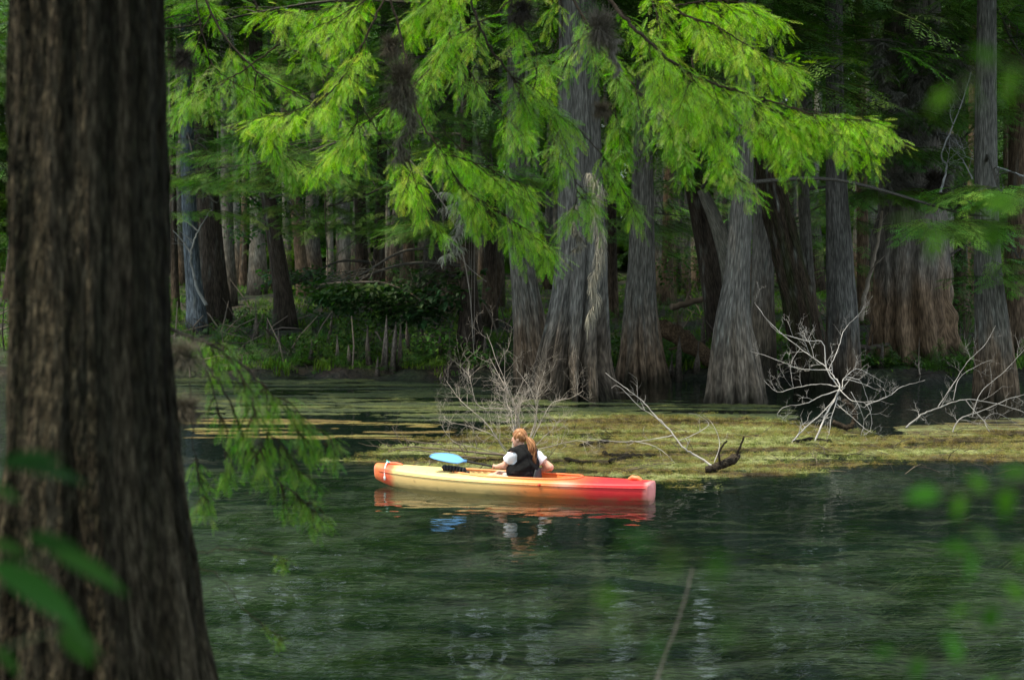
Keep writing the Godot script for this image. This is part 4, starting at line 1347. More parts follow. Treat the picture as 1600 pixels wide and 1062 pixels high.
func back_trees() -> void:
	# [px, py of the foot, width, depth, colour, lean in px at the top, label]
	var rows := [
		[274, 500, 12, 58, DARK, -6, "thin dark trunk in the gap next to the foreground trunk"],
		[357, 470, 20, 62, GREY, -4, "grey trunk just behind the dark wide footed cypress"],
		[379, 458, 10, 74, BROWN, 4, "slim brown trunk left of the pale straight trunk"],
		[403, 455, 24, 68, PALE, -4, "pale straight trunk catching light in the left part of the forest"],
		[475, 470, 18, 66, BROWN, -26, "brown trunk leaning left behind the dark leaning tree"],
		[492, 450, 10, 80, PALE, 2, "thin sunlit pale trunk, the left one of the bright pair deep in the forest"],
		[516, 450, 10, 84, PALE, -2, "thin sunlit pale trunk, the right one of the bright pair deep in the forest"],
		[534, 460, 15, 72, BROWN, 6, "brown trunk right of the bright pair of thin trunks"],
		[566, 470, 20, 62, DARK, -6, "dark trunk behind the low leafy limb in the left half"],
		[590, 480, 18, 58, DARK, 8, "dark slender trunk left of the single bright pale trunk"],
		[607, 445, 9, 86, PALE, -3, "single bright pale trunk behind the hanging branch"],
		[641, 480, 18, 60, BROWN, -8, "brown trunk behind the tall group of cypress knees"],
		[668, 480, 14, 68, GREY, 5, "slim grey trunk right of the knee group"],
		[703, 490, 22, 54, DARK, -3, "dark trunk left of the small flared foot"],
		[764, 500, 20, 52, DARK, 6, "dark trunk in the shade left of the leaning grey cypress"],
		[958, 500, 15, 56, DARK, -3, "dark slim trunk between the fluted trunk and the grey cypress"],
		[1042, 480, 18, 62, BROWN, 4, "brown trunk right of the grey cypress with the ribbed foot"],
		[1064, 470, 15, 70, GREY, -5, "slim grey trunk over the fallen log"],
		[1232, 500, 14, 60, DARK, 4, "dark slim trunk behind the shaggy trunk"],
		[1350, 505, 20, 54, BROWN, -4, "brown trunk left of the giant old cypress"],
		[1376, 500, 14, 62, DARK, 5, "dark slim trunk half hidden by the giant old cypress"],
		[1503, 510, 22, 52, DARK, -3, "dark trunk right of the giant old cypress"],
		[1524, 500, 30, 56, BROWN, 2, "thick brown trunk behind the cypress at the right edge"],
		[1578, 520, 14, 50, BROWN, -4, "slim brown trunk close to the right edge"],
	]
	for r in rows:
		tree("forest_tree", r[6], r[3], [[r[0] + r[5] * 1.6, 0, r[2] * 0.75], [r[0] + r[5], 200, r[2] * 0.85], [r[0] + r[5] * 0.3, r[1] - 90, r[2]], [r[0], r[1], r[2] * 1.5]], {"sides": 12, "steps": 4, "amp": 0.15, "tone": r[4], "low": (r[4] as Color).lerp(BROWN, 0.5), "group": "trees in the forest behind the bank", "top": 23.0, "crown": [R(17, 21), R(3.6, 4.8), R(3.5, 5.0), 110, 1.2, 1.6]})
	# woods further back: one mass
	var mb := MB.new()
	var up := []
	var rad := []
	for i in 8:
		up.append(Vector3(0.12 * sin(i * 1.3), -0.5 + i * 2.6, 0.1 * cos(i * 1.7)))
		rad.append(0.34 * exp(-i * 0.7) + 0.22 - i * 0.018)
	mb.v = PackedVector3Array()
	var xs := []
	var cs := []
	var fx := [[], [], []]
	for i in 420:
		var d := 57.0 + 78.0 * pow(rng.randf(), 0.8)
		var x := R(-0.42, 0.42) * d
		var y := ground(x, d)
		var s := R(0.2, 1.0)
		xs.append(Transform3D(Basis.from_euler(Vector3(R(-0.05, 0.05), R(0, TAU), R(-0.06, 0.06))).scaled(Vector3(s, R(0.9, 1.2), s)), Vector3(x, y, -d)))
		cs.append(Color(1, 1, 1) * R(0.5, 1.6))
		cs[i].a = 1.0
		for k in 19:
			var p := Vector3(x, R(2.0, 6.0) if k % 5 == 0 else R(9, 24), -d) + rv() * Vector3(4, 2.5, 4)
			fx[k % 3].append(Transform3D(aim(Vector3(R(-1, 1), R(-0.4, 0.2), R(-1, 1)), (Vector3.UP + rv() * 0.4).normalized()).scaled(Vector3.ONE * R(1.2, 2.6)), p))
	tag(many("far_trunks", trunk_mesh(curve(up, 3), curve(rad, 3), 10, {"amp": 0.15, "tone": GREY, "seed": 3.0}), M.bark, xs, cs), "trunks of the woods far behind the bank", "woods", "", "stuff")
	var fc := []
	for i in 60: fc.append(green(1.0))
	var wood := thing("far_foliage", "mass of leaves of the woods far behind the bank", "woods")
	wood.set_meta("kind", "stuff")
	for k in 3: many("foliage", L.bough[k], M.leaf, fx[k], fc, wood)
	# closing belt of leaves at the back of the woods
	fx = [[], [], []]
	for i in 30000:
		var d := R(92, 150)
		var p := Vector3(R(-0.48, 0.48) * d, ground(0, d) + R(0, 0.24 * d - 8.0), -d)
		fx[i % 3].append(Transform3D(aim(Vector3(R(-1, 1), R(-0.4, 0.2), R(-1, 1)), (Vector3.UP + rv() * 0.5).normalized()).scaled(Vector3.ONE * R(2.0, 4.0)), p))
	for k in 3: many("foliage", L.bough[k], M.leaf, fx[k], fc, wood)
	# low limbs with foliage between the trunks: [px, py, depth, radius across, half height, boughs, tone]
	for c in [[330, 110, 50, 2.8, 2.0, 150, 1.0], [300, 240, 47, 1.6, 1.0, 80, 1.1], [430, 250, 44, 2.6, 0.9, 170, 0.9], [330, 310, 46, 1.3, 0.5, 60, 1.2], [560, 310, 46, 2.2, 0.9, 110, 0.9], [470, 340, 47, 1.6, 0.5, 60, 0.8], [620, 120, 54, 4.0, 2.6, 220, 1.0], [470, 60, 55, 4.0, 2.4, 220, 1.0], [750, 230, 42, 1.9, 0.9, 120, 1.0], [845, 262, 37, 1.3, 0.6, 90, 1.1], [700, 390, 43, 1.6, 0.7, 120, 0.8], [760, 120, 50, 3.0, 2.0, 150, 1.0], [930, 110, 50, 2.6, 2.0, 130, 0.9], [1010, 235, 42, 1.5, 0.6, 90, 1.1], [1120, 240, 45, 2.0, 1.0, 120, 0.9], [1100, 120, 52, 3.0, 2.0, 150, 0.9], [1240, 130, 50, 2.6, 2.4, 150, 0.9], [1350, 160, 48, 2.6, 2.2, 170, 0.9], [1370, 330, 48, 1.4, 1.0, 90, 0.7], [1340, 40, 50, 2.6, 1.6, 120, 1.0], [1480, 110, 40, 2.2, 1.5, 150, 0.8], [1430, 230, 39, 1.2, 0.8, 90, 0.8], [1560, 100, 42, 2.0, 1.6, 130, 0.8], [1560, 290, 34, 1.0, 0.6, 90, 1.5], [1490, 330, 34, 0.9, 0.5, 80, 1.6], [1590, 400, 36, 0.8, 0.5, 60, 1.2], [1450, 420, 44, 1.0, 0.6, 50, 0.8], [1010, 330, 50, 1.6, 1.0, 60, 0.7], [680, 300, 52, 2.4, 1.2, 100, 0.8], [560, 200, 58, 3.4, 2.0, 150, 0.9], [880, 30, 56, 3.6, 2.0, 150, 0.8], [300, 40, 42, 1.6, 1.2, 110, 1.0], [400, 180, 52, 2.6, 1.4, 130, 1.1], [500, 140, 46, 2.0, 1.2, 120, 1.0], [600, 40, 48, 2.4, 1.4, 130, 1.0], [680, 180, 46, 1.8, 1.0, 110, 1.0], [1280, 60, 44, 1.8, 1.6, 130, 1.0], [1290, 250, 50, 2.2, 1.4, 120, 1.0], [1400, 60, 52, 2.6, 2.0, 150, 1.0], [1500, 220, 46, 1.8, 1.2, 120, 1.0], [1580, 200, 48, 2.2, 1.6, 140, 1.0], [1220, 230, 56, 2.6, 1.8, 140, 1.0], [1540, 20, 48, 2.4, 1.6, 140, 1.0], [1360, 420, 54, 1.6, 1.0, 70, 1.0]]:
		limb_cluster(c[0], c[1], c[2], c[3], c[4], c[5] * 1.4, c[6] * 1.7)
	for i in 8: limb_cluster(120 + i * 170, -150 - 40 * (i % 3), 36.5 + (i % 2), 3.0, 1.3, 260, 1.0, {"size": 1.2})
	for i in 12: limb_cluster(170 + i * 125, -90 - 110 * (i % 3), 47.0 + (i % 2) * 4.0, 3.2, 2.2, 230, 1.0, {"size": 1.3})
	for c in [[360, 200, 58, 2.6, 1.6, 120, 1.3], [480, 230, 60, 3.0, 1.8, 130, 1.3], [620, 240, 58, 2.6, 1.6, 110, 1.3], [760, 330, 54, 1.8, 1.0, 70, 1.2], [960, 330, 58, 2.0, 1.4, 90, 1.3], [1060, 340, 60, 2.2, 1.4, 90, 1.3], [1230, 350, 56, 2.0, 1.4, 90, 1.2], [1350, 240, 56, 2.4, 1.8, 120, 1.3], [1480, 300, 50, 1.6, 1.2, 100, 1.3], [1580, 330, 48, 1.6, 1.2, 100, 1.2], [1500, 60, 41, 1.8, 1.0, 120, 1.2], [1400, 280, 40, 0.9, 0.7, 60, 1.2], [1580, 60, 38, 1.6, 1.0, 110, 1.2]]:
		limb_cluster(c[0], c[1], c[2], c[3], c[4], c[5] * 1.3, c[6] * 1.5)
	for c in [[560, 430, 43, 1.4, 0.6, 60, 0.8], [640, 470, 43.5, 1.1, 0.45, 45, 0.8], [520, 450, 44, 0.9, 0.4, 35, 0.7], [690, 440, 43, 1.2, 0.5, 40, 0.7], [470, 440, 56, 1.6, 0.6, 40, 0.9], [420, 330, 56, 2.0, 0.8, 60, 1.0]]:
		limb_cluster(c[0], c[1], c[2], c[3], c[4], c[5], c[6], {"leaf": "broad", "size": 0.55, "base": Color(0.04, 0.10, 0.03)})

func near_trees() -> void:
	# the big trunk close to the camera; its crown hangs over the near bank, out of the picture
	var st := [[132, -60, 236], [134, 0, 236], [137, 150, 242], [139, 300, 250], [140, 450, 256], [140, 600, 266], [142, 720, 282], [148, 840, 306], [156, 950, 326], [164, 1062, 350], [172, 1200, 390], [178, 1330, 450]]
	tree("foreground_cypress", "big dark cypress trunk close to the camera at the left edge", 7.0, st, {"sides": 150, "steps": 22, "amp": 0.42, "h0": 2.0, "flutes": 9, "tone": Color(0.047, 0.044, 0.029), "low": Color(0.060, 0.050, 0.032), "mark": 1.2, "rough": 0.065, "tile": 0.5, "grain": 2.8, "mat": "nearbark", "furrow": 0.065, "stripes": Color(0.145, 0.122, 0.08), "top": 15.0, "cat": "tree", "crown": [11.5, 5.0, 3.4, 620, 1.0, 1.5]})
	for q in [[-9.0, 1.5, 11.0, "left of the camera"], [2.5, -3.0, 12.0, "close behind the camera"], [9.0, 0.5, 11.0, "right of the camera"], [-4.0, -2.0, 13.0, "behind the foreground trunk"], [14.0, 7.0, 11.0, "far to the right"], [-14.0, 8.0, 11.0, "far to the left"]]:
		var t := thing("bank_tree", "tree of the near bank standing out of the picture, " + q[3], "tree", Vector3(q[0], ground(q[0], q[1]) - 0.2, -q[1]), "trees of the near bank")
		var up := [Vector3(0, -0.3, 0), Vector3(0.1, 4, 0), Vector3(-0.1, 9, 0), Vector3(0, 15, 0)]
		part("trunk", trunk_mesh(curve(up, 8), curve([0.5, 0.34, 0.27, 0.12], 8), 16, {"amp": 0.2, "tone": BROWN, "seed": q[0]}), M.bark, t)
		crown(t, Vector3(0, q[2], 0), Vector3(5.0, 3.2, 5.0), 640, 1.0, 1.5)

func mats() -> void:
	var pal := [Color(0.04, 0.03, 0.012), Color(0.10, 0.07, 0.022), Color(0.155, 0.12, 0.032), Color(0.11, 0.11, 0.03), Color(0.19, 0.15, 0.045), Color(0.13, 0.15, 0.035), Color(0.17, 0.18, 0.055), Color(0.26, 0.275, 0.11)]
	mat("algae_mat", "large yellow green algae mat floating behind the kayak", [[566, 712], [620, 702], [690, 692], [730, 680], [790, 668], [880, 655], [1000, 650], [1100, 648], [1200, 655], [1260, 668], [1400, 682], [1520, 676], [1700, 672], [1720, 716], [1600, 724], [1480, 718], [1380, 722], [1300, 727], [1210, 737], [1120, 750], [1050, 753], [960, 744], [900, 735], [840, 733], [760, 732], [690, 730], [630, 721]], 0.055, 1.6, -0.12, 2.2, pal, 0.0, 16000)
	mat("algae_mat", "thin streaks of yellow algae on dark water at the left", [[280, 652], [420, 650], [560, 655], [690, 662], [720, 676], [650, 690], [540, 684], [420, 690], [280, 694]], 0.06, 1.0, -0.55, 2.6, [Color(0.13, 0.09, 0.02), Color(0.21, 0.16, 0.032), Color(0.15, 0.15, 0.035)], 5.0)
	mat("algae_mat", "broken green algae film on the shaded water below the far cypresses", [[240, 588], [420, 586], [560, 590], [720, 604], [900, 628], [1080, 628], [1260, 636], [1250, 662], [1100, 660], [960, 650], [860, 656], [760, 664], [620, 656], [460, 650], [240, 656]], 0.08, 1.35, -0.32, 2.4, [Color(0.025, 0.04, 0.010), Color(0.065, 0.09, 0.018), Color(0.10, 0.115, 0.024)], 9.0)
	mat("algae_mat", "pale algae patch under the dead branches at the right edge", [[1380, 668], [1500, 658], [1700, 650], [1700, 676], [1540, 682], [1420, 684]], 0.06, 0.7, -0.1, 3.0, pal, 14.0)
	# twigs and scraps caught in the mat
	var tw := MB.new()
	tw.tube([Vector3.ZERO, Vector3(0.3, 0.06, 0.02), Vector3(0.7, 0.03, -0.05), Vector3(1, 0.05, 0.03)], [0.014, 0.013, 0.010, 0.004], 5)
	tw.tube([Vector3(0.4, 0.05, 0.0), Vector3(0.6, 0.16, 0.12)], [0.009, 0.003], 4)
	var xs := []
	var cs := []
	for i in 420:
		var p := wat(R(600, 1560), R(668, 742), 0.022)
		if noise.get_noise_2d(p.x * 0.5, p.z * 0.9) < -0.02: continue
		xs.append(Transform3D(aim(Vector3(R(-1, 1), R(-0.02, 0.25), R(-0.7, 0.7)), (Vector3.UP + rv() * 0.6).normalized()).scaled(Vector3.ONE * R(0.08, 0.5)), p))
		var k := R(0.25, 1.3)
		cs.append(Color(0.10 * k, 0.078 * k, 0.052 * k))
	tag(many("caught_twigs", tw.mesh(), M.twig, xs, cs), "small twigs and scraps caught in the algae mat", "twigs", "", "stuff")

func undergrowth() -> void:
	var gx := [[], []]
	var gc := []
	for i in 17000:
		var d := 40.6 + 45.0 * pow(rng.randf(), 1.6)
		var x := R(-0.40, 0.40) * d
		if d < shore(x) + 0.1 + 0.7 * rng.randf() * rng.randf(): continue
		var q := noise.get_noise_2d(x * 0.22, d * 0.3 + 20.0) + R(-0.25, 0.25)
		if q < 0.06: continue
		var h := R(0.10, 0.34) * (1.5 if q > 0.4 else 1.0)
		gx[i % 2].append(Transform3D(Basis(Vector3.UP, R(0, TAU)).scaled(Vector3(h * 1.3, h, h * 1.3)), Vector3(x, ground(x, d) - 0.02, -d)))
	for i in 60: gc.append(green(1.0, Color(0.075, 0.16, 0.02)))
	var gr := thing("ground_cover", "green grass and ferns covering the far bank under the trees", "grass")
	gr.set_meta("kind", "stuff")
	for k in 2: many("grass", L.grass[k], M.broad, gx[k], gc, gr)
	# ferns, seedlings and leaning stems between the knees
	var fx := [[], [], []]
	for i in 5200:
		var d := 40.7 + 30.0 * pow(rng.randf(), 1.8)
		var x := R(-0.40, 0.40) * d
		if d < shore(x) + 0.05 + 0.8 * rng.randf() * rng.randf() or noise.get_noise_2d(x * 0.3 + 60.0, d * 0.4) < -0.05: continue
		fx[i % 3].append(Transform3D(aim(Vector3(R(-1, 1), R(0.2, 1.2), R(-1, 1)), (Vector3.UP + rv() * 0.5).normalized()).scaled(Vector3.ONE * R(0.3, 0.8)), Vector3(x, ground(x, d), -d)))
	var fc := []
	for i in 60: fc.append(green(0.9, Color(0.05, 0.12, 0.025)))
	for k in 3: many("fern", L.bough[k], M.leaf, fx[k], fc, gr)
	var lx := []
	var stick := MB.new()
	stick.tube([Vector3.ZERO, Vector3(0.4, 0.05, 0.03), Vector3(1, 0, 0)], [0.02, 0.016, 0.008], 5)
	for i in 380:
		var d := 40.3 + 16.0 * rng.randf()
		var x := R(-0.38, 0.38) * d
		if d < shore(x): continue
		lx.append(Transform3D(aim(Vector3(R(-1, 1), R(0, 0.5) if i % 3 else R(0.5, 2.5), R(-1, 1))).scaled(Vector3.ONE * R(0.4, 1.6)), Vector3(x, ground(x, d) + 0.02, -d)))
	var lc := []
	for i in 20: lc.append(Color(0.12, 0.095, 0.07) * R(0.3, 1.1))
	for i in 20: lc[i].a = 1.0
	tag(many("fallen_sticks", stick.mesh(), M.twig, lx, lc), "fallen sticks and dead stems littering the far bank", "sticks", "", "stuff")
	# leafy shrubs along the bank: [px, py, depth, radius, half height, bunches, tone, label]
	for s in [[560, 520, 43.0, 0.9, 0.6, 50, 0.7, "low dark leafy shrub left of the tall group of cypress knees"],
			[680, 545, 42.0, 0.8, 0.5, 40, 0.9, "low leafy shrub right of the tall group of cypress knees"],
			[500, 545, 42.5, 1.0, 0.4, 44, 0.7, "low shrub at the water's edge in the left half"],
			[770, 560, 41.6, 0.6, 0.4, 26, 1.0, "small leafy shrub at the foot of the leaning grey cypress"],
			[970, 540, 42.6, 0.5, 0.5, 24, 1.1, "small bright shrub between the fluted trunk and the grey cypress"],
			[1085, 590, 41.8, 0.6, 0.3, 26, 1.1, "low green shrub in front of the fallen log"],
			[1225, 560, 41.6, 0.6, 0.7, 40, 1.2, "bright green shrub left of the straight blue grey cypress"],
			[1370, 590, 41.4, 0.8, 0.35, 40, 1.2, "grassy green shrub at the foot of the giant old cypress"],
			[1480, 590, 41.6, 0.9, 0.35, 46, 1.2, "low bright shrub between the giant old cypress and the right edge cypress"],
			[1510, 440, 47.0, 0.7, 1.3, 60, 0.9, "tall leafy sapling behind the cypress at the right edge"],
			[1060, 420, 52.0, 0.9, 0.8, 40, 1.3, "sunlit sapling deep behind the fallen log"],
			[390, 500, 54.0, 1.0, 0.4, 40, 1.2, "low fern clump below the pale straight trunk"]]:
		var p := at(s[0], s[1], s[2])
		var y := ground(p.x, s[2])
		var t := thing("shrub", s[7], "shrub", Vector3(p.x, y, p.z))
		var mb := MB.new()
		var xs := [[], []]
		for i in 6:
			var q := rv() * Vector3(s[3], s[4], s[3])
			mb.tube(curve([Vector3(R(-0.1, 0.1), -0.05, R(-0.1, 0.1)), Vector3(q.x * 0.4, (p.y - y) * 0.6, q.z * 0.4), Vector3(q.x, p.y - y + q.y, q.z)], 4), taper(9, 0.014, 0.004), 4, Color(0.10, 0.08, 0.05), false)
		part("stem", mb.mesh(), M.twig, t)
		for i in int(s[5]):
			var q := rv() * Vector3(s[3], s[4], s[3])
			xs[i % 2].append(Transform3D(Basis(Vector3.UP, R(0, TAU)).scaled(Vector3.ONE * R(0.25, 0.45)), Vector3(q.x, maxf(p.y - y + q.y, 0.08), q.z)))
		var cs := []
		for i in 30: cs.append(green(s[6], Color(0.05, 0.12, 0.022)))
		for k in 2: many("leaves", L.broad[k], M.broad, xs[k], cs, t)

func knees() -> void:
	for k in [[578, 584, 41.2, 0.95, "slim pale cypress knee at the left end of the tall knee group"], [603, 588, 41.0, 1.25, "tallest cypress knee of the tall group at the water's edge"], [616, 590, 40.9, 1.15, "pale topped cypress knee right of the tallest one"], [627, 590, 41.1, 1.0, "cypress knee at the right end of the tall knee group"], [590, 592, 40.7, 0.5, "short knobbly cypress knee in front of the tall knee group"], [640, 586, 41.6, 1.05, "broad dark cypress knee just right of the tall knee group"], [545, 580, 41.3, 0.55, "low cypress knee left of the tall knee group"], [528, 576, 41.8, 0.7, "thin cypress knee near the left shrub at the water's edge"], [483, 574, 42.0, 0.6, "short cypress knee at the shore below the dark leaning tree"], [437, 560, 42.6, 0.75, "lone thin cypress knee on the left shore"], [398, 530, 47.5, 1.15, "big dark stump-like knee on the ferny bank at the left"], [420, 535, 46.0, 0.8, "cypress knee right of the big stump-like one"], [700, 578, 41.6, 0.7, "cypress knee below the small flared dark trunk"], [690, 568, 42.2, 0.85, "slim cypress knee left of the small flared dark trunk"], [757, 580, 41.4, 0.8, "cypress knee left of the leaning grey cypress"], [775, 590, 41.0, 0.5, "low cypress knee against the leaning grey cypress"], [1063, 612, 40.6, 1.05, "dark cypress knee standing in front of the fallen log"], [1088, 606, 40.9, 0.8, "cypress knee between the fallen log and the skirt-like foot"], [1100, 540, 43.4, 1.1, "tall dark cypress knee above the upper end of the fallen log"], [1050, 590, 41.0, 0.6, "short cypress knee right of the ribbed foot"], [1375, 600, 41.0, 0.6, "cypress knee below the giant old cypress"], [1390, 588, 41.6, 0.45, "small cypress knee at the middle of the giant cypress foot"], [1365, 570, 42.0, 0.7, "cypress knee at the left of the giant cypress foot"], [1500, 560, 43.0, 0.8, "cypress knee right of the giant cypress foot"], [660, 520, 44.5, 0.9, "cypress knee in the shade behind the knee group"], [350, 548, 44.0, 0.6, "cypress knee at the left shore by the hanging green branch"], [515, 530, 45.0, 0.9, "cypress knee behind the left shore shrub"]]:
		knee(k[0], k[1], k[2], k[3] * 1.12, k[4])

func dead_wood() -> void:
	# brush heap behind the paddler
	bare_branch("brush_pile", "tangled heap of bare grey branches rising behind the paddler's head", 25.6, [
		[[[800, 706, 0], [806, 660, 0.1], [800, 625, 0.2], [766, 560, 0.4]], 0.030, 0.006, 7],
		[[[802, 706, 0.1], [808, 650, 0.2], [790, 600, 0.1], [760, 520, 0.3]], 0.026, 0.005, 6],
		[[[806, 704, -0.1], [800, 650, 0.0], [790, 620, 0.2], [788, 545, 0.1]], 0.022, 0.005, 5],
		[[[812, 704, 0.0], [806, 645, -0.1], [750, 635, -0.2], [736, 600, -0.2], [731, 575, -0.1]], 0.022, 0.006, 6],
		[[[790, 706, -0.2], [760, 662, -0.3], [730, 635, -0.3], [715, 620, -0.2], [697, 595, -0.1]], 0.018, 0.005, 5],
		[[[796, 708, -0.2], [770, 680, -0.4], [735, 666, -0.4], [705, 660, -0.4], [693, 650, -0.3]], 0.016, 0.005, 6],
		[[[816, 706, 0.1], [835, 670, 0.2], [838, 640, 0.2], [830, 610, 0.2], [806, 575, 0.3]], 0.020, 0.005, 6],
		[[[820, 706, 0.0], [838, 650, 0.1], [840, 615, 0.1], [851, 580, 0.1]], 0.018, 0.005, 5],
		[[[822, 706, 0.1], [845, 660, 0.2], [862, 630, 0.2], [890, 622, 0.1], [912, 610, 0.1]], 0.018, 0.005, 5],
		[[[826, 708, -0.1], [850, 682, 0.0], [866, 668, 0.0], [866, 655, 0.0], [838, 636, 0.0]], 0.016, 0.005, 4],
		[[[818, 708, -0.2], [870, 695, -0.1], [905, 688, -0.1], [930, 700, -0.2]], 0.016, 0.005, 4],
		[[[786, 710, -0.2], [745, 700, -0.5], [710, 690, -0.6], [692, 668, -0.6], [695, 650, -0.6]], 0.015, 0.005, 5],
	], {"tone": Color(0.40, 0.345, 0.28), "forks": 2, "curl": 1.6, "long": 0.65, "thin": 0.52, "more": 2.8})
	bare_branch("floating_sticks", "dark sticks lying low on the algae left of the brush heap", 24.6, [
		[[[800, 712, 0.2], [740, 706, 0.1], [690, 702, 0.0], [640, 698, -0.1], [606, 706, -0.1]], 0.020, 0.006, 6],
		[[[760, 716, 0.0], [710, 712, 0.0], [660, 704, 0.1], [625, 703, 0.1]], 0.016, 0.006, 5],
		[[[690, 694, 0.4], [650, 690, 0.5], [625, 684, 0.5], [612, 666, 0.5]], 0.010, 0.004, 2]], {"tone": Color(0.15, 0.115, 0.08), "long": 0.5, "curl": 0.5})
	# bleached branch arching up from the stump on the mat
	bare_branch("bleached_branch", "long bleached branch slanting up to the left from the log on the algae", 24.2, [
		[[[1112, 727, 0], [1085, 710, 0.1], [1066, 698, 0.1], [1045, 670, 0.2], [1020, 645, 0.3], [1002, 625, 0.4], [980, 608, 0.4], [946, 582, 0.5]], 0.030, 0.006, 4],
		[[[1048, 674, 0.2], [1022, 650, 0.2], [1000, 636, 0.3], [968, 604, 0.3], [955, 606, 0.3]], 0.012, 0.004, 3],
		[[[1052, 680, 0.2], [1020, 686, -0.1], [985, 690, -0.2], [945, 688, -0.3], [920, 684, -0.3]], 0.013, 0.004, 3],
		[[[985, 688, -0.2], [1020, 696, -0.3], [1042, 710, -0.4], [1055, 724, -0.4]], 0.010, 0.004, 2],
		[[[1062, 688, 0.1], [1090, 676, 0.3], [1108, 662, 0.4], [1090, 648, 0.4], [1076, 646, 0.4]], 0.010, 0.004, 3],
		[[[1116, 722, 0.1], [1124, 700, 0.2], [1122, 680, 0.3], [1112, 660, 0.4], [1098, 648, 0.4]], 0.011, 0.004, 2]], {"tone": Color(0.42, 0.39, 0.35), "long": 0.35, "thin": 0.55})
	var lg := bare_branch("drift_log", "short dark log with two bleached stubs at the foot of the bleached branch", 24.2, [
		[[[1104, 732, 0], [1122, 728, 0.05], [1140, 720, 0.1], [1152, 716, 0.15]], 0.055, 0.075, 0],
		[[[1126, 724, 0], [1124, 706, 0.0], [1136, 688, 0.0]], 0.018, 0.014, 0],
		[[[1148, 716, 0.1], [1156, 700, 0.1], [1163, 682, 0.1]], 0.017, 0.015, 1]], {"tone": Color(0.10, 0.08, 0.058), "cat": "log", "long": 0.2})
	for c in [3, 4]:
		pass
	# dark drift lying in the mat: [[pixels], radius, label]
	for q in [[[[952, 722], [975, 716], [1000, 714], [1026, 712]], 0.055, "dark wet log lying in the algae right of the paddler"], [[[905, 697], [925, 694], [952, 690]], 0.06, "black drift piece in the algae above the stern of the kayak"], [[[940, 706], [960, 712], [985, 712]], 0.04, "small dark drift piece between the two larger ones"], [[[880, 716], [905, 722], [930, 722]], 0.03, "low black stick at the edge of the pale algae near the paddler's elbow"], [[[1240, 690], [1270, 686], [1300, 690]], 0.04, "dark stick half sunk under the bleached branches"], [[[740, 722], [775, 718], [810, 716]], 0.03, "dark stick in the algae behind the blue blade"]]:
		var mb := MB.new()
		var ps := []
		for e in q[0]: ps.append(wat(e[0], e[1], 0.03))
		ps = curve(ps, 5)
		for i in ps.size(): ps[i] += rv() * 0.02
		var rr := []
		for i in ps.size(): rr.append(q[1] * R(0.5, 1.2) * (0.4 if i == 0 or i == ps.size() - 1 else 1.0))
		mb.tube(ps, rr, 9, Color(0.035, 0.028, 0.02))
		tag(part("drift_log", mb.mesh(), M.bark), q[2], "log")
	# the bleached fan of dead branches right of the middle
	bare_branch("bleached_branches", "large fan of bleached white dead branches over the algae right of the middle", 28.4, [
		[[[1272, 694, -0.3], [1290, 650, -0.1], [1312, 606, 0], [1300, 585, 0.1], [1290, 572, 0.2], [1262, 552, 0.3], [1230, 528, 0.4], [1204, 504, 0.4], [1178, 472, 0.5]], 0.040, 0.006, 5],
		[[[1236, 694, -0.4], [1258, 668, -0.3], [1290, 640, -0.1], [1330, 590, 0.1]], 0.034, 0.010, 3],
		[[[1312, 606, 0.0], [1292, 576, 0.1], [1286, 536, 0.1], [1262, 532, 0.0], [1218, 520, -0.1], [1198, 500, -0.1]], 0.028, 0.006, 5],
		[[[1310, 610, 0], [1280, 620, -0.3], [1260, 630, -0.4], [1226, 636, -0.4], [1215, 650, -0.4], [1230, 658, -0.4]], 0.022, 0.005, 4],
		[[[1308, 604, 0], [1282, 600, 0.2], [1240, 606, 0.3], [1215, 612, 0.3], [1194, 594, 0.3]], 0.022, 0.005, 4],
		[[[1300, 578, 0], [1250, 576, 0.1], [1220, 564, 0.2], [1172, 548, 0.3]], 0.022, 0.005, 5],
		[[[1316, 606, 0], [1320, 590, 0.2], [1345, 596, 0.3], [1356, 625, 0.4], [1362, 640, 0.4], [1350, 656, 0.4]], 0.022, 0.005, 4],
		[[[1312, 608, 0], [1330, 625, -0.3], [1352, 630, -0.4], [1362, 650, -0.4], [1360, 672, -0.4], [1348, 680, -0.4]], 0.020, 0.005, 4],
		[[[1306, 630, 0], [1330, 650, -0.2], [1350, 668, -0.3], [1364, 676, -0.4]], 0.018, 0.005, 3],
		[[[1296, 576, 0.1], [1310, 545, 0.3], [1320, 515, 0.4], [1345, 488, 0.5], [1350, 478, 0.5]], 0.018, 0.004, 4],
		[[[1322, 592, 0.1], [1350, 600, 0.3], [1376, 612, 0.4]], 0.018, 0.006, 2],
		[[[1322, 588, 0.2], [1340, 576, 0.5], [1365, 588, 0.6], [1382, 598, 0.6]], 0.014, 0.004, 3],
		[[[1356, 632, 0.3], [1390, 618, 0.5], [1410, 604, 0.6], [1446, 594, 0.7]], 0.018, 0.005, 3],
		[[[1250, 545, 0.2], [1236, 570, 0.1], [1240, 606, 0.0]], 0.012, 0.005, 1],
		[[[1310, 620, 0], [1300, 650, -0.2], [1296, 676, -0.3], [1290, 690, -0.3]], 0.020, 0.006, 3],
		[[[1330, 612, 0], [1345, 640, 0.0], [1350, 660, 0.1], [1345, 684, 0.1]], 0.016, 0.006, 2]], {"tone": Color(0.42, 0.395, 0.36), "forks": 2, "curl": 1.8, "long": 0.5, "thin": 0.45, "more": 1.6})
	bare_branch("sunken_log", "dull brown bent log in the water behind the bleached fan of branches", 29.2, [[[[1300, 660, 0], [1326, 668, 0], [1336, 655, 0], [1334, 640, 0], [1318, 625, 0]], 0.05, 0.045, 2]], {"tone": Color(0.11, 0.085, 0.06), "cat": "log", "long": 0.3})
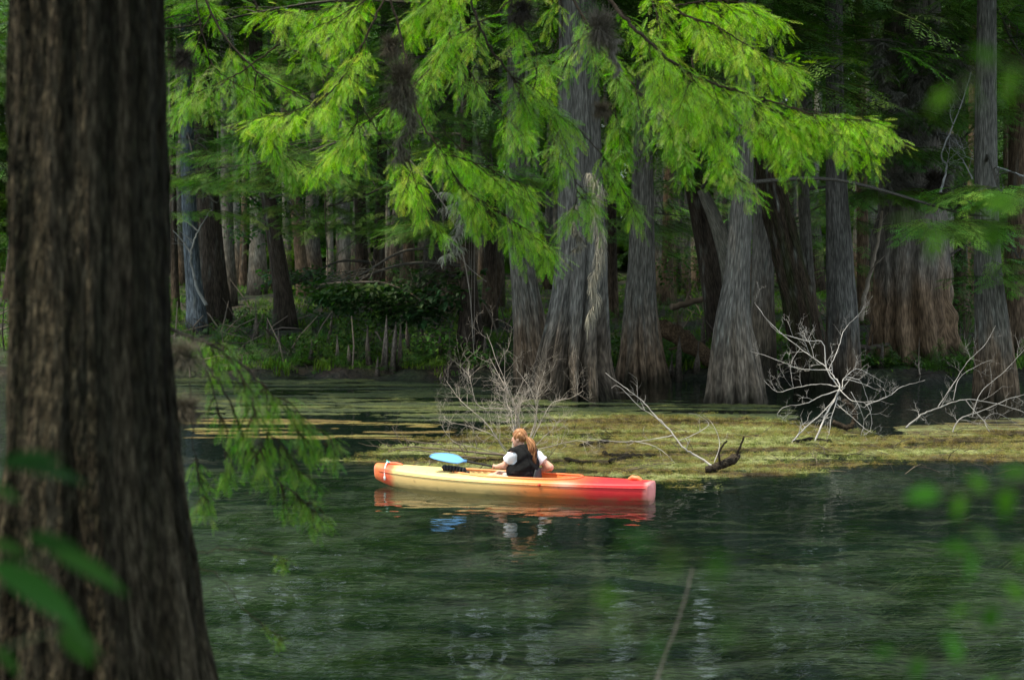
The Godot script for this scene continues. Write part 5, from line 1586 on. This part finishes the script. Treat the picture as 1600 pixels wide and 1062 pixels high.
	bare_branch("grey_branches", "grey dead branches leaning over the water at the right edge", 29.5, [
		[[[1416, 668, 0], [1440, 648, 0], [1470, 636, 0.1], [1508, 624, 0.1], [1560, 632, 0.2], [1620, 650, 0.2]], 0.036, 0.010, 6],
		[[[1466, 636, 0], [1490, 600, 0.2], [1512, 566, 0.3], [1540, 538, 0.4], [1556, 508, 0.5]], 0.018, 0.005, 5],
		[[[1488, 680, -0.2], [1500, 655, -0.1], [1540, 640, 0], [1580, 622, 0.1], [1630, 610, 0.2]], 0.026, 0.010, 7],
		[[[1520, 650, 0.2], [1534, 612, 0.3], [1570, 580, 0.4], [1606, 540, 0.5]], 0.018, 0.006, 5],
		[[[1508, 624, 0], [1540, 660, -0.2], [1556, 676, -0.2], [1570, 690, -0.2]], 0.016, 0.005, 3],
		[[[1560, 690, -0.2], [1545, 672, -0.1], [1540, 655, 0], [1560, 646, 0.1], [1600, 670, 0.1]], 0.016, 0.006, 4],
		[[[1490, 625, 0.1], [1500, 590, 0.2], [1530, 570, 0.3], [1550, 562, 0.3]], 0.014, 0.005, 4]], {"tone": Color(0.27, 0.255, 0.23), "forks": 2, "curl": 1.0, "long": 0.6, "thin": 0.5})
	# logs among the trees
	bare_branch("fallen_log", "fallen shaggy brown log sloping down between the grey cypress and the skirt-like foot", 41.2, [[[[1030, 512, 0.5], [1060, 525, 0.3], [1090, 545, 0], [1128, 572, -0.2]], 0.24, 0.20, 0], [[[1046, 546, -0.3], [1066, 540, -0.2], [1088, 530, 0.1]], 0.03, 0.02, 1]], {"tone": Color(0.22, 0.15, 0.09), "cat": "log"})
	bare_branch("bent_limb", "long dead limb arching low over the bank in the left half", 43.0, [[[[500, 444, 0], [560, 440, 0], [600, 442, 0], [640, 458, 0], [672, 478, 0], [706, 490, 0]], 0.03, 0.012, 5], [[[655, 470, 0], [680, 462, 0], [700, 452, 0]], 0.012, 0.006, 2]], {"tone": Color(0.24, 0.19, 0.14)})
	bare_branch("forked_sapling", "pale bare forked sapling in front of the blue lichened trunk", 48.0, [[[[322, 478, 0], [308, 450, 0], [300, 420, 0], [298, 395, 0], [306, 370, 0], [318, 345, 0], [330, 328, 0]], 0.075, 0.02, 2], [[[298, 396, 0], [286, 378, 0], [270, 360, 0]], 0.045, 0.02, 1], [[[310, 362, 0], [296, 350, 0], [266, 330, 0]], 0.04, 0.015, 1]], {"tone": Color(0.20, 0.20, 0.185), "cat": "sapling", "thin": 0.7})
	bare_branch("dead_limb", "bare white twigs among the leaves right of the bright branch", 38.0, [[[[1600, 275, 0], [1550, 258, 0], [1510, 245, 0], [1484, 230, 0]], 0.02, 0.006, 6], [[[1520, 280, 0], [1505, 250, 0], [1490, 235, 0]], 0.02, 0.006, 4], [[[1470, 300, 0], [1480, 260, 0], [1472, 240, 0], [1500, 170, 0], [1518, 112, 0]], 0.03, 0.008, 4]], {"tone": Color(0.36, 0.36, 0.35)})
	bare_branch("dead_limb", "long bare brown limb leaning across the giant old cypress", 40.6, [[[[1345, 500, 0], [1352, 460, 0], [1362, 420, 0], [1374, 370, 0], [1378, 330, 0]], 0.07, 0.03, 2]], {"tone": Color(0.24, 0.20, 0.15)})
	bare_branch("dead_limb", "short dark broken limb lying at the left of the giant cypress foot", 41.6, [[[[1340, 541, 0], [1360, 543, 0], [1376, 540, 0], [1390, 538, 0]], 0.07, 0.05, 1]], {"tone": DARK})
	bare_branch("dead_limb", "dark log lying behind the fallen shaggy log", 46.0, [[[[1050, 480, 0], [1080, 472, 0], [1112, 462, 0]], 0.10, 0.08, 1]], {"tone": Color(0.12, 0.09, 0.06)})
	bare_branch("hanging_vine", "thin dark vine hanging straight down in the left part of the forest", 45.0, [[[[505, 120, 0], [510, 220, 0], [508, 330, 0], [512, 420, 0], [508, 470, 0]], 0.02, 0.012, 1]], {"tone": DARK, "cat": "vine"})
	bare_branch("hanging_vine", "bare looping twigs in front of the low shrub left of the grey cypress", 42.0, [[[[640, 250, 0], [700, 330, 0], [724, 400, 0], [735, 470, 0], [741, 560, 0]], 0.02, 0.01, 6], [[[760, 440, 0], [735, 420, 0], [712, 395, 0], [690, 390, 0]], 0.012, 0.005, 5]], {"tone": Color(0.25, 0.22, 0.18), "cat": "vine"})

func overhanging() -> void:
	leafy_branch("bright branch reaching furthest right over the river, drooping at its tip", 14.0, [
		[[[900, -70, 0.6], [960, 10, 0.4], [1010, 62, 0.2], [1060, 104, 0.1], [1120, 132, 0], [1180, 150, 0], [1240, 168, -0.1], [1300, 184, -0.1], [1372, 190, -0.1]], 0.020, 0.12, 0.62],
		[[[1060, 104, 0.1], [1110, 150, 0.2], [1150, 190, 0.3], [1190, 220, 0.4]], 0.008, 0.1, 0.5],
		[[[1180, 150, 0], [1230, 190, 0.1], [1280, 222, 0.2], [1320, 238, 0.3]], 0.008, 0.1, 0.45],
		[[[1240, 168, 0], [1300, 180, 0.4], [1350, 196, 0.5]], 0.006, 0.1, 0.4]], {"tone": Color(0.163, 0.279, 0.024)})
	leafy_branch("bright branch over the middle right, above the one that reaches furthest", 14.8, [
		[[[960, -90, 0.4], [1050, 10, 0.2], [1120, 40, 0.1], [1180, 78, 0], [1235, 104, 0]], 0.015, 0.1, 0.6],
		[[[1050, 10, 0.2], [1110, 0, 0.3], [1170, 10, 0.4], [1225, 40, 0.5]], 0.010, 0.1, 0.55],
		[[[1010, -30, 0.2], [1030, 40, 0.0], [1040, 90, -0.1], [1060, 150, -0.2]], 0.008, 0.2, 0.5]], {"tone": Color(0.168, 0.285, 0.024)})
	leafy_branch("thin dark stemmed branch hanging down in the middle of the picture", 13.2, [
		[[[728, -60, 0.2], [742, 20, 0.1], [770, 80, 0], [810, 130, 0], [850, 165, 0], [900, 200, -0.1], [945, 250, -0.1], [985, 318, -0.2]], 0.012, 0.30, 0.45],
		[[[830, 148, 0], [840, 100, 0.1], [826, 55, 0.1], [800, 30, 0.1]], 0.007, 0.2, 0.4],
		[[[850, 165, 0], [880, 230, 0.1], [900, 290, 0.1], [896, 330, 0.1]], 0.006, 0.3, 0.35]], {"tone": Color(0.138, 0.260, 0.024), "density": 0.85})
	leafy_branch("branch slanting down from the top centre to a bright tip left of the fluted trunk", 14.4, [
		[[[600, -40, 0.3], [632, 80, 0.2], [650, 170, 0.1], [690, 240, 0], [730, 300, 0], [790, 335, -0.1], [848, 384, -0.1]], 0.013, 0.42, 0.5],
		[[[650, 170, 0.1], [640, 250, 0.2], [660, 310, 0.2], [690, 370, 0.2]], 0.007, 0.35, 0.45],
		[[[690, 240, 0], [760, 260, 0.2], [820, 290, 0.3]], 0.007, 0.2, 0.45]], {"tone": Color(0.143, 0.267, 0.024)})
	leafy_branch("bright yellow green branch at the left of the overhanging foliage", 15.0, [
		[[[640, -80, 0.4], [590, 20, 0.2], [556, 90, 0.1], [520, 140, 0], [470, 170, 0], [424, 184, 0]], 0.013, 0.30, 0.5],
		[[[556, 90, 0.1], [560, 160, 0.2], [550, 210, 0.2], [520, 240, 0.3]], 0.007, 0.3, 0.45],
		[[[560, 160, 0.1], [600, 220, 0.1], [640, 280, 0.1], [650, 330, 0.1]], 0.007, 0.2, 0.45]], {"tone": Color(0.168, 0.285, 0.024)})
	leafy_branch("bright foliage along the top edge, left of the hanging air plants", 15.4, [
		[[[680, -90, 0.2], [600, -20, 0.1], [540, 20, 0], [480, 50, 0]], 0.012, 0.1, 0.6],
		[[[600, -60, 0.2], [560, -10, 0.3], [500, 10, 0.3], [450, 20, 0.3]], 0.009, 0.1, 0.5]], {"tone": Color(0.156, 0.273, 0.024)})
	leafy_branch("bright foliage along the top edge, right of the hanging air plants", 14.6, [
		[[[900, -90, 0.2], [820, -20, 0.1], [760, 30, 0], [700, 60, 0]], 0.012, 0.1, 0.6],
		[[[860, -60, 0.2], [880, 20, 0.1], [870, 70, 0], [850, 110, 0]], 0.009, 0.1, 0.5],
		[[[760, -60, 0.3], [700, -20, 0.3], [650, 20, 0.3]], 0.009, 0.1, 0.5]], {"tone": Color(0.156, 0.273, 0.024)})
	leafy_branch("dark bare limb with few leaves at the upper left", 17.0, [
		[[[380, -60, 0], [400, 10, 0], [440, 66, 0], [500, 100, 0], [540, 122, 0]], 0.018, 0.6, 0.35],
		[[[440, 66, 0], [380, 110, 0.1], [330, 135, 0.2], [290, 150, 0.2]], 0.010, 0.3, 0.45],
		[[[300, -40, 0.2], [318, 60, 0.2], [340, 110, 0.2], [400, 150, 0.2]], 0.010, 0.5, 0.45]], {"tone": Color(0.102, 0.189, 0.028), "density": 0.6, "fill": 0.8})
	leafy_branch("hanging green branch beside the foreground trunk above the water at the left", 9.0, [
		[[[240, 500, -0.4], [280, 520, -0.2], [330, 540, 0], [372, 566, 0.1], [410, 600, 0.1], [440, 630, 0.2], [500, 672, 0.2]], 0.011, 0.2, 0.34],
		[[[300, 528, -0.1], [322, 570, 0], [356, 620, 0], [380, 680, 0.1], [420, 740, 0.1], [462, 770, 0.1], [492, 800, 0.1]], 0.007, 0.35, 0.24],
		[[[390, 590, 0.1], [400, 650, 0.1], [440, 700, 0.2], [470, 740, 0.2]], 0.004, 0.2, 0.2],
		[[[330, 540, 0], [380, 590, -0.1], [400, 650, -0.2], [410, 720, -0.2]], 0.004, 0.2, 0.22],
		[[[410, 600, 0.1], [450, 650, 0.2], [480, 690, 0.3], [520, 690, 0.3]], 0.004, 0.2, 0.2],
		[[[320, 566, 0], [340, 640, 0.1], [350, 700, 0.1], [360, 740, 0.1]], 0.004, 0.2, 0.2],
		[[[296, 600, 0], [306, 720, 0.1], [322, 780, 0.1]], 0.003, 0.4, 0.15]], {"tone": Color(0.085, 0.18, 0.03), "size": 0.075, "density": 1.6, "fill": 0.4, "hang": 0.5, "droop": 0.22, "bark": Color(0.22, 0.19, 0.15)})
	leafy_branch("bare thin twigs low over the water beside the foreground trunk", 8.5, [
		[[[290, 870, -0.1], [340, 858, 0], [400, 860, 0], [450, 875, 0]], 0.004, 0.9, 0.1],
		[[[300, 885, 0], [340, 900, 0], [380, 950, 0], [440, 1000, 0]], 0.003, 0.95, 0.06]], {"tone": Color(0.090, 0.179, 0.030), "size": 0.04, "density": 0.1, "bark": Color(0.17, 0.15, 0.10)})
	leafy_branch("mid green branch behind the bright foliage in the upper left", 19.0, [
		[[[300, -60, 0.2], [340, 40, 0.1], [400, 110, 0], [470, 150, -0.1], [540, 190, -0.1]], 0.016, 0.15, 0.6],
		[[[400, 110, 0], [400, 180, 0.1], [430, 230, 0.2], [480, 260, 0.2]], 0.009, 0.1, 0.5],
		[[[330, 20, 0], [300, 90, 0.1], [300, 160, 0.2]], 0.008, 0.2, 0.5]], {"tone": Color(0.102, 0.200, 0.025)})
	leafy_branch("mid green branch spreading behind the large air plant clump", 18.0, [
		[[[740, -60, 0.2], [700, 50, 0.1], [660, 120, 0], [600, 170, -0.1], [540, 215, -0.1]], 0.016, 0.15, 0.65],
		[[[700, 50, 0], [740, 120, 0.1], [790, 180, 0.2], [830, 215, 0.2]], 0.010, 0.1, 0.6],
		[[[660, 120, 0], [690, 200, 0.1], [730, 240, 0.2]], 0.008, 0.1, 0.55]], {"tone": Color(0.102, 0.210, 0.025)})
	leafy_branch("mid green branch filling the gap left of the furthest reaching branch", 17.0, [
		[[[860, -60, 0.2], [920, 40, 0.1], [970, 110, 0], [1030, 180, -0.1], [1070, 240, -0.1]], 0.014, 0.15, 0.6],
		[[[920, 40, 0], [880, 110, 0.1], [860, 180, 0.2], [870, 240, 0.2]], 0.009, 0.1, 0.5],
		[[[970, 110, 0], [960, 170, 0.1], [980, 230, 0.2]], 0.008, 0.1, 0.5]], {"tone": Color(0.108, 0.215, 0.025)})
	leafy_branch("mid green foliage under the middle of the furthest reaching branch", 16.0, [
		[[[1080, 90, 0.2], [1100, 160, 0.1], [1120, 220, 0], [1150, 280, 0]], 0.009, 0.1, 0.5],
		[[[1060, 80, 0.2], [1040, 150, 0.1], [1050, 200, 0]], 0.008, 0.1, 0.5],
		[[[1180, 130, 0.2], [1220, 190, 0.1], [1250, 240, 0]], 0.008, 0.1, 0.45]], {"tone": Color(0.108, 0.215, 0.025)})

func hanging_moss() -> void:
	moss_clump("long pale moss strand hanging in front of the fluted trunk", 930, 270, 32.5, 3.0, 0.85, 0, Color(0.30, 0.27, 0.2))
	moss_clump("short moss tuft left of the long pale strand", 905, 320, 34.0, 1.0, 1.0, 0, Color(0.2, 0.185, 0.135))
	moss_clump("moss strand hanging left of the leaning grey cypress", 710, 300, 36.0, 1.5, 1.6, 0, Color(0.24, 0.24, 0.18))
	moss_clump("moss strand high between the leaning grey cypress and the fluted trunk", 838, 270, 37.0, 1.1, 1.2, 0, Color(0.2, 0.2, 0.15))
	for i in 9:
		moss_clump(["topmost", "middle", "lowest"][i / 3] + [" moss hanging down the left side of the giant old cypress", " moss hanging in front of the trunk of the giant old cypress", " moss hanging down the right side of the giant old cypress"][i % 3], 1390 + (i % 3) * 42 + R(-14, 14), 60 + (i / 3) * 70 + R(-20, 20), 40.5 + R(-0.5, 0.5), R(1.2, 2.2), R(1.4, 2.4), 0, Color(0.16, 0.16, 0.13))
	moss_clump("large brown air plant clump hanging in the upper middle", 628, 130, 13.2, 0.42, 0.26, 1, Color(0.11, 0.095, 0.06), "air plant")
	moss_clump("tail of brown strands under the large air plant clump", 628, 135, 13.2, 0.62, 0.5, 0, Color(0.13, 0.12, 0.08), "air plant")
	moss_clump("smaller brown clump just above the large air plant clump", 612, 72, 13.6, 0.20, 0.18, 1, Color(0.10, 0.085, 0.055), "air plant")
	moss_clump("dark round air plant at the top edge of the picture", 815, 16, 13.2, 0.2, 0.22, 1, Color(0.05, 0.042, 0.03), "air plant")
	moss_clump("grey brown air plant on the limb of the branch that reaches furthest right", 938, 45, 13.8, 0.32, 0.26, 1, Color(0.15, 0.13, 0.10), "air plant")
	moss_clump("grey strands under the air plant of the furthest reaching branch", 965, 60, 13.8, 0.32, 0.3, 0, Color(0.22, 0.20, 0.16), "air plant")
	moss_clump("dark round air plant at the upper left beside the foreground trunk", 287, 92, 11.5, 0.16, 0.16, 1, Color(0.06, 0.05, 0.038), "air plant")
	moss_clump("small air plant hanging below the brown limb in the upper right middle", 940, 172, 13.4, 0.14, 0.14, 1, Color(0.11, 0.09, 0.06), "air plant")
	moss_clump("brown tuft on the right side of the foreground trunk", 290, 640, 7.6, 0.14, 0.16, 1, Color(0.12, 0.105, 0.075), "air plant")
	moss_clump("pale tuft at the foot of the hanging green branch", 285, 555, 8.0, 0.16, 0.2, 1, Color(0.17, 0.155, 0.11), "air plant")
	moss_clump("dark twiggy air plant on the giant old cypress", 1462, 285, 40.0, 0.7, 0.7, 1, Color(0.06, 0.05, 0.04), "air plant")

func close_plants() -> void:
	broad_plant("young_sapling", "blurred leafy stem close to the camera in the lower left corner", 2.2, [
		[[[-60, 1120, 0], [-40, 980, 0], [-30, 860, 0], [-20, 740, 0]], 0],
		[[[-40, 980, 0], [20, 890, 0.02], [80, 870, 0.04]], 0],
		[[[-50, 1040, 0], [40, 1000, 0.02], [100, 985, 0.04]], 0]], 0.115, Color(0.022, 0.085, 0.014), {"stem": 0.003, "wide": 0.15, "leaves": [
		[-10, 722, 142, 730, 0, 0.05, 0.5], [0, 726, 100, 700, 0, 0.04, 0.9], [40, 836, 140, 862, 0, 0.02, 1.2], [80, 862, 206, 908, 0, 0.0, 0.4], [-20, 880, 152, 966, 0, 0.04, 0.6], [96, 975, 168, 1016, 0, 0.02, 0.5], [90, 985, 150, 1040, 0, 0.0, 1.2], [-10, 1010, 36, 1052, 0, 0.0, 0.5], [-20, 758, 40, 778, 0, 0.03, 0.9], [-20, 846, 52, 862, 0, 0.02, 0.8]]})
	broad_plant("leafy_shrub", "blurred green leaves close to the camera in front of the giant old cypress", 1.7, [
		[[[1640, 260, 0], [1580, 330, 0], [1500, 360, 0], [1440, 350, 0]], 5],
		[[[1650, 120, 0], [1560, 100, 0], [1490, 140, 0]], 4]], 0.036, Color(0.075, 0.20, 0.014), {"stem": 0.0015, "wide": 0.3})
	broad_plant("leafy_shrub", "blurred green leaves close to the camera low at the right edge", 1.9, [
		[[[1660, 700, 0], [1600, 750, 0], [1530, 770, 0], [1470, 772, 0]], 5],
		[[[1660, 820, 0], [1600, 850, 0], [1540, 862, 0], [1520, 860, 0]], 4],
		[[[1680, 960, 0.1], [1600, 940, 0.1], [1520, 950, 0.1]], 4],
		[[[1640, 1120, 0], [1560, 1060, 0], [1470, 1030, 0], [1400, 1020, 0]], 4]], 0.034, Color(0.06, 0.17, 0.014), {"stem": 0.0015, "wide": 0.3})
	broad_plant("leafy_shrub", "very blurred green leaves close to the camera low in the middle right", 1.3, [
		[[[1240, 1120, 0], [1160, 980, 0], [1090, 880, 0], [1020, 850, 0]], 4],
		[[[1100, 1130, 0], [1000, 1010, 0], [960, 950, 0]], 3]], 0.022, Color(0.055, 0.16, 0.014), {"stem": 0.0007, "wide": 0.28})
	bare_branch("dry_reed", "single dry stalk standing blurred in the foreground right of the middle", 5.0, [[[[1012, 1110, 0], [1030, 1050, 0], [1056, 980, 0], [1072, 930, 0], [1082, 888, 0]], 0.0058, 0.0038, 0]], {"tone": Color(0.24, 0.20, 0.145), "cat": "stalk"})
